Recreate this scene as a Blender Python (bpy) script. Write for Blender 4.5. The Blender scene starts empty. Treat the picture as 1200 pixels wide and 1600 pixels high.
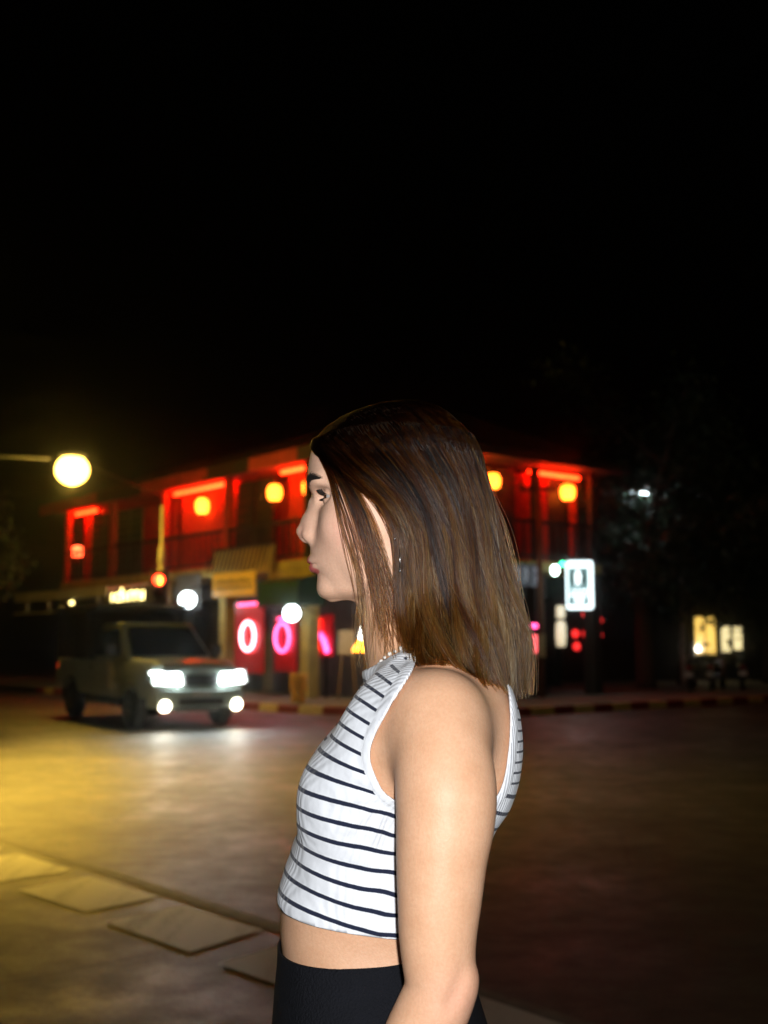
import bpy, bmesh, math, random
import numpy as np
from mathutils import Vector, Matrix
R = math.radians
random.seed(7); rng = np.random.default_rng(7)
sc = bpy.context.scene
COL = sc.collection

# ------------------------------------------------------------------ camera, sky, flash, exposure
CAM_H, FPX, HOR = 1.42, 1800.0, 1005.0            # metres, focal length and horizon in 1200x1600 pixels
PITCH = math.atan((HOR - 800) / FPX)
cam_d = bpy.data.cameras.new('camera'); cam = bpy.data.objects.new('camera', cam_d); COL.objects.link(cam)
cam.location = (0, 0, CAM_H); cam.rotation_euler = (math.pi/2 + PITCH, 0, 0)
cam_d.sensor_fit = 'HORIZONTAL'; cam_d.sensor_width = 36; cam_d.lens = 36*FPX/1200
cam_d.clip_start = 0.05; cam_d.clip_end = 800
cam_d.dof.use_dof = True; cam_d.dof.focus_distance = 1.2; cam_d.dof.aperture_fstop = 7.8
sc.camera = cam
world = bpy.data.worlds.new('World'); sc.world = world; world.use_nodes = True
wn = world.node_tree; wn.nodes.clear()
wo = wn.nodes.new('ShaderNodeOutputWorld'); wb = wn.nodes.new('ShaderNodeBackground'); sky = wn.nodes.new('ShaderNodeTexSky')
sky.sky_type = 'NISHITA'; sky.sun_disc = False; sky.sun_elevation = R(-5.5); sky.sun_rotation = R(140); sky.air_density = 1.0; sky.dust_density = 3.0
wn.links.new(sky.outputs[0], wb.inputs[0]); wb.inputs[1].default_value = 0.08
wn.links.new(wb.outputs[0], wo.inputs[0])
# the small flash of the camera that took the picture
fl = bpy.data.lights.new('camera_flash', 'POINT'); fl.energy = 92; fl.color = (0.97, 0.98, 1.0); fl.shadow_soft_size = 0.012
flo = bpy.data.objects.new('camera_flash', fl); COL.objects.link(flo); flo.location = (0.035, -0.01, CAM_H + 0.055)
sc.view_settings.view_transform = 'Standard'; sc.view_settings.look = 'None'
sc.view_settings.exposure = 0.0; sc.view_settings.gamma = 1.0; sc.view_settings.use_curve_mapping = False
sc.render.engine = 'CYCLES'; sc.cycles.use_denoising = True; sc.cycles.denoiser = 'OPENIMAGEDENOISE'; sc.cycles.denoising_prefilter = 'ACCURATE'; sc.cycles.denoising_input_passes = 'RGB_ALBEDO_NORMAL'; sc.cycles.use_light_tree = True
sc.cycles.max_bounces = 8; sc.cycles.transparent_max_bounces = 12; sc.cycles.sample_clamp_indirect = 2.0; sc.cycles.sample_clamp_direct = 12.0
sc.cycles.volume_bounces = 0; sc.cycles.volume_step_rate = 4
sc.cycles_curves.shape = 'RIBBONS'

# ------------------------------------------------------------------ pixel helpers (a pixel is a direction)
CP, SP = math.cos(PITCH), math.sin(PITCH)
def ray(px, py):
    a = (px-600)/FPX; b = (800-py)/FPX
    return np.array([a, CP - b*SP, SP + b*CP])
def at_depth(px, py, Y):
    d = ray(px, py); return np.array([0, 0, CAM_H]) + d*(Y/d[1])
def ground(px, py, z=0.0):
    d = ray(px, py); return np.array([0, 0, CAM_H]) + d*((z-CAM_H)/d[2])

# ------------------------------------------------------------------ object helpers
def tag(o, label=None, cat=None, group=None, kind=None):
    if label: o['label'] = label
    if cat: o['category'] = cat
    if group: o['group'] = group
    if kind: o['kind'] = kind
    return o
def empty(name, loc=(0,0,0), rz=0.0, label=None, cat=None, group=None):
    o = bpy.data.objects.new(name, None); COL.objects.link(o); o.empty_display_size = .1
    o.location = loc; o.rotation_euler = (0,0,rz)
    return tag(o, label, cat, group)
def link(name, me, mat, parent=None, smooth=False):
    o = bpy.data.objects.new(name, me); COL.objects.link(o)
    if mat is not None:
        me.materials.clear(); me.materials.append(mat)
    if parent is not None: o.parent = parent
    if smooth: me.polygons.foreach_set('use_smooth', [True]*len(me.polygons))
    return o
class MB:
    """collects shapes for one mesh"""
    def __init__(s): s.v = []; s.f = []
    def add(s, vs, fs):
        n = len(s.v); s.v += [tuple(map(float, p)) for p in vs]; s.f += [tuple(i+n for i in f) for f in fs]; return s
    def box(s, x0, x1, y0, y1, z0, z1):
        return s.add([(x0,y0,z0),(x1,y0,z0),(x1,y1,z0),(x0,y1,z0),(x0,y0,z1),(x1,y0,z1),(x1,y1,z1),(x0,y1,z1)],
                     [(0,3,2,1),(4,5,6,7),(0,1,5,4),(1,2,6,5),(2,3,7,6),(3,0,4,7)])
    def hexa(s, p): return s.add(p, [(0,3,2,1),(4,5,6,7),(0,1,5,4),(1,2,6,5),(2,3,7,6),(3,0,4,7)])
    def prism(s, poly, vec):
        n = len(poly); poly = [np.array(p, float) for p in poly]; vec = np.array(vec, float)
        return s.add(list(poly)+[p+vec for p in poly], [tuple(reversed(range(n))), tuple(range(n,2*n))] + [(i,(i+1)%n,n+(i+1)%n,n+i) for i in range(n)])
    def tube(s, pts, r, seg=8, closed=False):
        pts = [np.array(p, float) for p in pts]; n = len(pts)
        rs = r if hasattr(r, '__len__') else [r]*n
        vs = []; ref = None
        for i in range(n):
            a = pts[(i-1) % n] if (closed or i > 0) else pts[i]; b = pts[(i+1) % n] if (closed or i < n-1) else pts[i]
            t = b-a; t /= (np.linalg.norm(t)+1e-12)
            if ref is None: ref = np.array([0,0,1.]) if abs(t[2]) < .9 else np.array([1.,0,0])
            u = ref - t*np.dot(ref, t); u /= np.linalg.norm(u)+1e-12; w = np.cross(t, u); ref = u
            for k in range(seg):
                th = 2*math.pi*k/seg; vs.append(pts[i] + rs[i]*(math.cos(th)*u + math.sin(th)*w))
        fs = []
        m = n if closed else n-1
        for i in range(m):
            j = (i+1) % n
            for k in range(seg): fs.append((i*seg+k, i*seg+(k+1)%seg, j*seg+(k+1)%seg, j*seg+k))
        if not closed: fs += [tuple(reversed(range(seg))), tuple(range((n-1)*seg, n*seg))]
        return s.add(vs, fs)
    def lathe(s, prof, c=(0,0,0), seg=20, axis='z'):
        vs = []; n = len(prof)
        for (r, h) in prof:
            for k in range(seg):
                th = 2*math.pi*k/seg; a, b = r*math.cos(th), r*math.sin(th)
                p = {'z': (a,b,h), 'x': (h,a,b), 'y': (b,h,a)}[axis]
                vs.append((c[0]+p[0], c[1]+p[1], c[2]+p[2]))
        fs = [(i*seg+k, i*seg+(k+1)%seg, (i+1)*seg+(k+1)%seg, (i+1)*seg+k) for i in range(n-1) for k in range(seg)]
        fs += [tuple(reversed(range(seg))), tuple(range((n-1)*seg, n*seg))]
        return s.add(vs, fs)
    def ball(s, c, r, seg=16, rings=10, sq=(1,1,1)):
        prof = [(max(1e-4, r*math.sin(math.pi*i/rings)), -r*math.cos(math.pi*i/rings)) for i in range(rings+1)]
        n0 = len(s.v); s.lathe(prof, (0,0,0), seg)
        for i in range(n0, len(s.v)): p = s.v[i]; s.v[i] = (c[0]+p[0]*sq[0], c[1]+p[1]*sq[1], c[2]+p[2]*sq[2])
        return s
    def build(s, name, mat, parent=None, smooth=False, bevel=0, seg=2):
        me = bpy.data.meshes.new(name); me.from_pydata(s.v, [], s.f); me.update()
        bm = bmesh.new(); bm.from_mesh(me); bmesh.ops.recalc_face_normals(bm, faces=bm.faces); bm.to_mesh(me); bm.free()
        o = link(name, me, mat, parent, smooth)
        if bevel:
            b = o.modifiers.new('bevel', 'BEVEL'); b.width = bevel; b.segments = seg; b.limit_method = 'ANGLE'; b.angle_limit = R(40)
            if smooth or True: me.polygons.foreach_set('use_smooth', [True]*len(me.polygons)); w = o.modifiers.new('wn', 'WEIGHTED_NORMAL'); w.keep_sharp = False
        return o
def copy_tree(o, parent=None):
    c = o.copy(); COL.objects.link(c); c.parent = parent
    for ch in list(o.children): copy_tree(ch, c)
    return c

# ------------------------------------------------------------------ materials
MATS = {}
def mat(name, col, rough=.6, metal=0., var=.25, scale=6., bump=.0, bscale=60., spec=.5, emit=None, estr=0., trans=0., coat=0.):
    if name in MATS: return MATS[name]
    m = bpy.data.materials.new(name); m.use_nodes = True; nt = m.node_tree; N = nt.nodes; L = nt.links
    b = N['Principled BSDF']; b.inputs['Roughness'].default_value = rough; b.inputs['Metallic'].default_value = metal
    b.inputs['Specular IOR Level'].default_value = spec; b.inputs['Transmission Weight'].default_value = trans; b.inputs['Coat Weight'].default_value = coat
    tc = N.new('ShaderNodeTexCoord')
    if var > 0:
        nz = N.new('ShaderNodeTexNoise'); nz.inputs['Scale'].default_value = scale; nz.inputs['Detail'].default_value = 7; nz.inputs['Roughness'].default_value = .65
        L.new(tc.outputs['Object'], nz.inputs['Vector'])
        rp = N.new('ShaderNodeValToRGB'); rp.color_ramp.elements[0].position = .3; rp.color_ramp.elements[1].position = .7
        rp.color_ramp.elements[0].color = tuple(c*(1-var) for c in col)+(1,); rp.color_ramp.elements[1].color = tuple(min(1, c*(1+var*.6)) for c in col)+(1,)
        L.new(nz.outputs['Fac'], rp.inputs['Fac']); L.new(rp.outputs['Color'], b.inputs['Base Color'])
        mr = N.new('ShaderNodeMapRange'); mr.inputs['To Min'].default_value = max(0.03, rough*.8); mr.inputs['To Max'].default_value = min(1, rough*1.2)
        L.new(nz.outputs['Fac'], mr.inputs['Value']); L.new(mr.outputs['Result'], b.inputs['Roughness'])
    else: b.inputs['Base Color'].default_value = tuple(col)+(1,)
    if bump > 0:
        n2 = N.new('ShaderNodeTexNoise'); n2.inputs['Scale'].default_value = bscale; n2.inputs['Detail'].default_value = 4
        L.new(tc.outputs['Object'], n2.inputs['Vector'])
        bp = N.new('ShaderNodeBump'); bp.inputs['Strength'].default_value = bump; bp.inputs['Distance'].default_value = .01
        L.new(n2.outputs['Fac'], bp.inputs['Height']); L.new(bp.outputs['Normal'], b.inputs['Normal'])
    if emit is not None:
        b.inputs['Emission Color'].default_value = tuple(emit)+(1,); b.inputs['Emission Strength'].default_value = estr
    MATS[name] = m; return m
def glow(name, col, s): return mat(name, (.8,.8,.8), .4, var=0, emit=col, estr=s)
# ================================================================== the person
WY = 1.286                                   # distance of her midplane from the camera
WX = 0.03                                    # her standing point
def S(px, py, yo=0.0):
    p = at_depth(px, py, WY+yo); return np.array([p[0]-WX, yo, p[2]])
def axis(segs):
    out = []
    for a, b, h in segs: out.append(np.arange(a, b, h))
    return np.concatenate(out).astype(np.float32)
GX = axis([(-.34,-.125,.004),(-.125,.10,.0017),(.10,.26,.004)])
GY = axis([(-.30,-.085,.004),(-.085,.085,.0019),(.085,.30,.004)])
GZ = axis([(.60,1.41,.004),(1.41,1.70,.0017)])
F = np.full((len(GX),len(GY),len(GZ)), 1.0, np.float32)
def sl(lo, hi):
    return tuple(slice(max(0,int(np.searchsorted(g, l))), int(np.searchsorted(g, h))) for g, l, h in zip((GX,GY,GZ), lo, hi))
def catmull(pts, n=8):
    pts = [np.array(p, float) for p in pts]; out = []
    for i in range(len(pts)-1):
        p0 = pts[max(0,i-1)]; p1 = pts[i]; p2 = pts[i+1]; p3 = pts[min(len(pts)-1,i+2)]
        for k in range(n):
            t = k/n; out.append(.5*((2*p1)+(-p0+p2)*t+(2*p0-5*p1+4*p2-p3)*t*t+(-p0+3*p1-3*p2+p3)*t**3))
    out.append(pts[-1]); return out
def smin(a, b, k):
    if k <= 0: return np.minimum(a, b)
    h = np.clip(.5+.5*(b-a)/k, 0, 1); return b*(1-h)+a*h-k*h*(1-h)
def put(fn, lo, hi, k, op='u', m=.05):
    s = sl(np.array(lo)-m, np.array(hi)+m)
    X = GX[s[0]][:,None,None]; Y = GY[s[1]][None,:,None]; Z = GZ[s[2]][None,None,:]
    d = fn(X, Y, Z).astype(np.float32)
    if op == 'u': F[s] = smin(F[s], d, k)
    else: F[s] = -smin(-F[s], d, k)          # carve
def ell(c, r, k, op='u', m=.05, ax=0.0):
    """ellipsoid, ax: rotation about y (pitch) in degrees"""
    c = np.array(c, float); r = np.array(r, float); ca, sa = math.cos(R(ax)), math.sin(R(ax)); rm = r.max()
    def fn(X, Y, Z):
        x, y, z = X-c[0], Y-c[1], Z-c[2]; x, z = ca*x+sa*z, -sa*x+ca*z
        k0 = np.sqrt((x/r[0])**2+(y/r[1])**2+(z/r[2])**2); k1 = np.sqrt((x/r[0]**2)**2+(y/r[1]**2)**2+(z/r[2]**2)**2)
        return k0*(k0-1)/np.maximum(k1, 1e-6)
    put(fn, c-rm, c+rm, k, op, m)
def cap(a, b, ra, rb, k, op='u', m=.05):
    a = np.array(a, float); b = np.array(b, float); ab = b-a; L2 = ab@ab
    def fn(X, Y, Z):
        t = np.clip(((X-a[0])*ab[0]+(Y-a[1])*ab[1]+(Z-a[2])*ab[2])/L2, 0, 1)
        return np.sqrt((X-a[0]-t*ab[0])**2+(Y-a[1]-t*ab[1])**2+(Z-a[2]-t*ab[2])**2)-(ra+(rb-ra)*t)
    rm = max(ra, rb); put(fn, np.minimum(a,b)-rm, np.maximum(a,b)+rm, k, op, m)
def chain(pts, rs, k):
    for i in range(len(pts)-1): cap(pts[i], pts[i+1], rs[i], rs[i+1], k)
def limb(pts, rs, k, n=7):
    q = [np.append(p, r) for p, r in zip(pts, rs)]; c = catmull(q, n)
    s0 = sl(np.min([p[:3] for p in c], 0)-.1, np.max([p[:3] for p in c], 0)+.1)
    X = GX[s0[0]][:,None,None]; Y = GY[s0[1]][None,:,None]; Z = GZ[s0[2]][None,None,:]; D = None
    for i in range(len(c)-1):
        a, ab = c[i][:3], c[i+1][:3]-c[i][:3]; t = np.clip(((X-a[0])*ab[0]+(Y-a[1])*ab[1]+(Z-a[2])*ab[2])/(ab@ab), 0, 1)
        d = (np.sqrt((X-a[0]-t*ab[0])**2+(Y-a[1]-t*ab[1])**2+(Z-a[2]-t*ab[2])**2)-(c[i][3]+(c[i+1][3]-c[i][3])*t)).astype(np.float32)
        D = d if D is None else np.minimum(D, d)
    F[s0] = smin(F[s0], D, k)
def smooth_tab(rows, cx_given):
    rows = sorted(rows, key=lambda r: r[0]); A = np.array(rows, float)
    zz = np.linspace(A[0,0], A[-1,0], 400); out = [zz]
    for c in range(1, A.shape[1]):
        v = np.interp(zz, A[:,0], A[:,c]); kz = np.hanning(27); kz /= kz.sum()
        vp = np.pad(v, 13, mode='reflect', reflect_type='odd'); out.append(np.convolve(vp, kz, 'valid'))
    return out
def loft(rows, n, k, m=.05):
    """rows: (z, x_front, x_back, x_centre, half_width)"""
    zz, xf, xb, xc, w = smooth_tab(rows, True)
    def fn(X, Y, Z):
        z = Z.ravel(); g = lambda t: np.interp(z, zz, t)[None,None,:]
        c = g(xc); af = np.maximum(c-g(xf), .004); ab = np.maximum(g(xb)-c, .004); ww = np.maximum(g(w), .004)
        dx = X-c; a = np.where(dx < 0, af, ab)
        q = ((np.abs(dx)/a)**n+(np.abs(Y)/ww)**n)**(1/n)
        d = (q-1)*np.minimum(np.minimum(af, ab), ww)
        over = np.maximum(zz[0]-Z, Z-zz[-1]); return np.maximum(d, over)
    put(fn, (xf.min(), -w.max(), zz[0]), (xb.max(), w.max(), zz[-1]), k, 'u', m)

# --- torso
rows = []
for py, f, b, w in [(1040,606,765,.095),(1075,584,784,.122),(1110,552,790,.132),(1160,526,789,.131),(1200,508,784,.129),(1250,492,776,.127),
                    (1300,472,762,.123),(1350,453,745,.119),(1400,441,733,.116),(1450,439,715,.115),(1480,443,714,.118),(1550,446,728,.130),(1600,460,715,.125),(1640,500,680,.09)]:
    p, q = S(f, py), S(b, py); rows.append((p[2], p[0], q[0], p[0]+.5*(q[0]-p[0]), w))
loft(rows, 2.35, 0)
# --- neck and shoulders
chain([S(622,880), S(640,960), S(655,1040)], [.052,.050,.058], .02)
for sd in (-1, 1):
    cap(S(660,1010), S(690,1092)+[0,.110*sd,0], .038, .030, .035)                         # trapezius
    ell(S(555,1232)+[0,.068*sd,0], (.052,.058,.056), .035, ax=-18)                        # breast
    cap(S(618,1062)+[0,.03*sd,0], S(640,1075)+[0,.13*sd,0], .010, .014, .025)              # collarbone line
    ell(S(612,1150)+[0,.105*sd,0], (.045,.045,.062), .04)                                 # front of the armpit
    ell(S(742,1165)+[0,.082*sd,0], (.033,.05,.062), .04)                                  # shoulder blade
    def A(px, py, y): p = S(px, py, y); return np.array([p[0], p[1]*-sd, p[2]])
    ell(A(686,1150,-.152), (.050,.044,.062), .028)                                        # deltoid
    e0 = A(690,1543,-.208); fd = np.array([-.40,.06*(1 if sd < 0 else -1),-.93]); fd /= np.linalg.norm(fd); w0 = e0+fd*.235
    limb([A(686,1120,-.158), A(691,1170,-.172), A(696.5,1230,-.186), A(696,1280,-.192), A(690,1340,-.198), A(687,1400,-.202), A(684,1460,-.205), A(686,1510,-.207), e0, e0+fd*.05, e0+fd*.10, e0+fd*.17, w0],
         [.041,.0455,.0476,.0460,.0420,.0388,.0354,.0328,.0322,.0335,.0325,.0275,.0235], .012)
    ell(A(722,1530,-.212), (.009,.012,.013), .012)                                        # elbow point
    cap(A(706,1572,-.2435), A(731,1522,-.2405), .006, .005, .010, 'c', .02)                 # groove beside the elbow
    # hand: palm, four fingers, thumb, relaxed
    hd = fd*1.0; fw = np.array([-.93,0,.36]); inn = np.array([0,-sd*1.0,0])
    for i in range(4):
        u = (-1.5+i)*.0165
        cap(w0+hd*.01+fw*u*.5, w0+hd*.085-fw*u, .0135, .012, .012)
        kn = w0+hd*.088-fw*u; ln = [.060,.074,.078,.070][3-i] if True else .07
        p1 = kn+hd*ln*.5+inn*.006; p2 = p1+hd*ln*.33+inn*.014; p3 = p2+hd*ln*.22+inn*.016
        chain([kn, p1, p2, p3], [.0095,.0088,.0080,.0070], .003)
    t0 = w0+hd*.025+fw*.02; t1 = t0+hd*.035+fw*.026+inn*.012; t2 = t1+hd*.032+fw*.008+inn*.008
    chain([t0, t1, t2], [.014,.0105,.0085], .008)
# --- head
ell(S(622,737), (.0945,.0755,.0765), .012)
rows = []
for py, f, b, c, w in [(690,492,730,620,.060),(712,486,742,620,.068),(735,482.5,748,620,.0715),(750,482.5,748,620,.0725),(762,484.5,745,620,.0725),(780,493,740,620,.071),(800,496,735,618,.0695),
                       (820,494,725,616,.067),(845,488,705,612,.0630),(860,484.5,685,606,.0595),(876,485.5,660,602,.0560),(888,490,645,598,.0525),(898,497,632,594,.0490),(912,503.5,612,588,.0430),(926,506,590,575,.034),(933,511,575,560,.024),(938,520,560,545,.010)]:
    p = S(f, py); rows.append((p[2], p[0], S(b,py)[0], S(c,py)[0], w))
loft(rows, 2.15, .012, .03)
chain([S(490,785), S(491.5,794), S(482.5,812), S(474,830)], [.0052,.0056,.0064,.0082], .007)     # bridge and tip of the nose
for sd in (-1, 1):
    y = np.array([0, sd, 0])
    chain([S(501,790)+y*.007, S(494,815)+y*.0085, S(486,836)+y*.011], [.0065,.0080,.0075], .012)
    ell(S(489,838.5)+y*.0135, (.0100,.0060,.0070), .0045, ax=-10)
    ell(S(502,757)+y*.023, (.009,.018,.006), .014)                                         # brow
    ell(S(509,783)+y*.034, (.0150,.0150,.0090), .010, 'c', .02)                               # eye socket
    ell(S(556,826)+y*.046, (.030,.016,.022), .03)                                           # cheekbone
    ell(S(478,846)+y*.0068, (.0045,.0026,.0034), .002, 'c', .01)                             # nostril
    # lids round the eyeball
    ec = S(525,783)+y*.0325
    def lids(X, Y, Z, ec=ec):
        x, yy, z = X-ec[0], Y-ec[1], Z-ec[2]
        s = np.sqrt(x*x+yy*yy+z*z)-.0134
        up = z+x*.22; lo = -z+x*.13                     # wedge open towards the front
        return np.maximum(s, -np.maximum(up, lo))
    put(lids, ec-.0134, ec+.0134, .0015, 'u', .01)
    ell(S(616,800)+y*.0745, (.016,.0065,.030), .006, ax=12); ell(S(612,803)+y*.082, (.009,.006,.018), .004, 'c', .015, ax=12)   # ear
    # jaw angle
    ell(S(588,880)+y*.040, (.024,.012,.020), .02)
ell(S(480,842), (.0070,.0045,.0040), .005)                                                  # columella
ell(S(517,917), (.0115,.016,.013), .012)                                                     # chin
def arc(cx, cy, w, r0, bend, zb, k):
    for i in range(12):
        t = -1+2*i/11; yy = t*w; c = S(cx, cy); p = c+[bend*yy*yy, yy, zb*(1-t*t)-zb]
        ell(p, (r0*(1-.65*t*t), r0*1.15, r0*(.85-.5*t*t)), k, 'u', .012)
LIPS_U = (489.5, 876.2, .0225, .0066, 28., .0015); LIPS_L = (492.5, 886.3, .0205, .0074, 26., -.0012)
arc(*LIPS_U, .0035); arc(*LIPS_L, .0016)
for sd in (-1, 1):
    gl = [S(484,881)+np.array([28*yy*yy, sd*yy, -.0004*(yy/.02)]) for yy in (0,.006,.012,.018,.0235)]
    for i in range(4): cap(gl[i], gl[i+1], .0016, .0015, .0012, 'c', .006)

# --- surface nets
def nets(F, iso, gx, gy, gz):
    V = F-iso; ins = V < 0; nx, ny, nz = V.shape
    cnt = np.zeros((nx-1,ny-1,nz-1), np.uint8)
    for dx in (0,1):
        for dy in (0,1):
            for dz in (0,1): cnt += ins[dx:nx-1+dx, dy:ny-1+dy, dz:nz-1+dz]
    act = (cnt > 0) & (cnt < 8); idx = np.argwhere(act); I, J, K = idx.T
    vid = np.full(act.shape, -1, np.int32); vid[I,J,K] = np.arange(len(idx))
    acc = np.zeros((len(idx),3)); num = np.zeros(len(idx)); g = (gx, gy, gz)
    cor = [(a,b,c) for a in (0,1) for b in (0,1) for c in (0,1)]
    for a in cor:
        for ax in range(3):
            if a[ax]: continue
            b = list(a); b[ax] = 1
            va = V[I+a[0],J+a[1],K+a[2]]; vb = V[I+b[0],J+b[1],K+b[2]]
            m = (va < 0) != (vb < 0); t = np.where(m, va/(va-vb+1e-20), 0)
            for c in range(3):
                q = g[c][idx[:,c]+a[c]].astype(float)
                if c == ax: q = q + t*(g[c][np.minimum(idx[:,c]+1, len(g[c])-1)]-g[c][idx[:,c]])
                acc[:,c] += np.where(m, q, 0)
            num += m
    P = acc/num[:,None]; faces = []
    def quads(axis_):
        s0 = [slice(None)]*3; s1 = [slice(None)]*3; s0[axis_] = slice(0,-1); s1[axis_] = slice(1,None)
        a = ins[tuple(s0)]; b = ins[tuple(s1)]; e = np.argwhere(a != b); o = [c for c in range(3) if c != axis_]
        ok = np.ones(len(e), bool)
        for c in o: ok &= (e[:,c] > 0) & (e[:,c] < V.shape[c]-1)
        e = e[ok]; first = a[tuple(e.T)]
        def cell(d0, d1): q = e.copy(); q[:,o[0]] += d0; q[:,o[1]] += d1; return vid[q[:,0],q[:,1],q[:,2]]
        Q = np.stack([cell(-1,-1), cell(0,-1), cell(0,0), cell(-1,0)], 1)
        flip = first if axis_ != 1 else ~first
        Q[~flip] = Q[~flip][:,::-1]; return Q
    faces = np.concatenate([quads(0), quads(1), quads(2)])
    faces = faces[(faces >= 0).all(1)]
    return P, faces
def sample(P):
    """trilinear value of F and its gradient at points"""
    idx = []; fr = []; dl = []
    for c, g in enumerate((GX,GY,GZ)):
        i = np.clip(np.searchsorted(g, P[:,c])-1, 0, len(g)-2); h = g[i+1]-g[i]; idx.append(i); dl.append(h); fr.append(np.clip((P[:,c]-g[i])/h, 0, 1))
    I, J, K = idx; fx, fy, fz = fr
    c = lambda a,b,d: F[I+a,J+b,K+d]
    x00 = c(0,0,0)*(1-fx)+c(1,0,0)*fx; x10 = c(0,1,0)*(1-fx)+c(1,1,0)*fx; x01 = c(0,0,1)*(1-fx)+c(1,0,1)*fx; x11 = c(0,1,1)*(1-fx)+c(1,1,1)*fx
    v = (x00*(1-fy)+x10*fy)*(1-fz)+(x01*(1-fy)+x11*fy)*fz
    gx_ = ((c(1,0,0)-c(0,0,0))*(1-fy)*(1-fz)+(c(1,1,0)-c(0,1,0))*fy*(1-fz)+(c(1,0,1)-c(0,0,1))*(1-fy)*fz+(c(1,1,1)-c(0,1,1))*fy*fz)/dl[0]
    gy_ = ((x10-x00)*(1-fz)+(x11-x01)*fz)/dl[1]; gz_ = ((x01-x00)*(1-fy)+(x11-x10)*fy)/dl[2]
    return v, np.stack([gx_,gy_,gz_], 1)
def to_iso(P, iso, it=3):
    P = P.copy()
    for _ in range(it):
        v, g = sample(P); n = np.linalg.norm(g, axis=1)+1e-9; st = np.clip((v-iso)/n, -.01, .01); P -= g/n[:,None]*st[:,None]
    return P
def relax(P, Q, it, lam=.5):
    n = len(P)
    for _ in range(it):
        s = np.zeros_like(P); c = np.zeros(n)
        for a, b in ((0,1),(1,2),(2,3),(3,0)):
            for u, v in ((a,b),(b,a)):
                for d in range(3): s[:,d] += np.bincount(Q[:,u], P[Q[:,v],d], n)
                c += np.bincount(Q[:,u], minlength=n)
        P = P+(s/np.maximum(c,1)[:,None]-P)*lam
    return P
def quad_mesh(name, P, Q, attrs=None):
    me = bpy.data.meshes.new(name); me.vertices.add(len(P)); me.vertices.foreach_set('co', P.astype(np.float32).ravel())
    me.loops.add(Q.size); me.loops.foreach_set('vertex_index', Q.astype(np.int32).ravel())
    me.polygons.add(len(Q)); me.polygons.foreach_set('loop_start', np.arange(0, Q.size, 4, dtype=np.int32)); 
    me.update(calc_edges=True); me.validate()
    for k, v in (attrs or {}).items():
        a = me.attributes.new(k, 'FLOAT', 'POINT'); a.data.foreach_set('value', v.astype(np.float32))
    me.polygons.foreach_set('use_smooth', [True]*len(me.polygons)); return me

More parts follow.
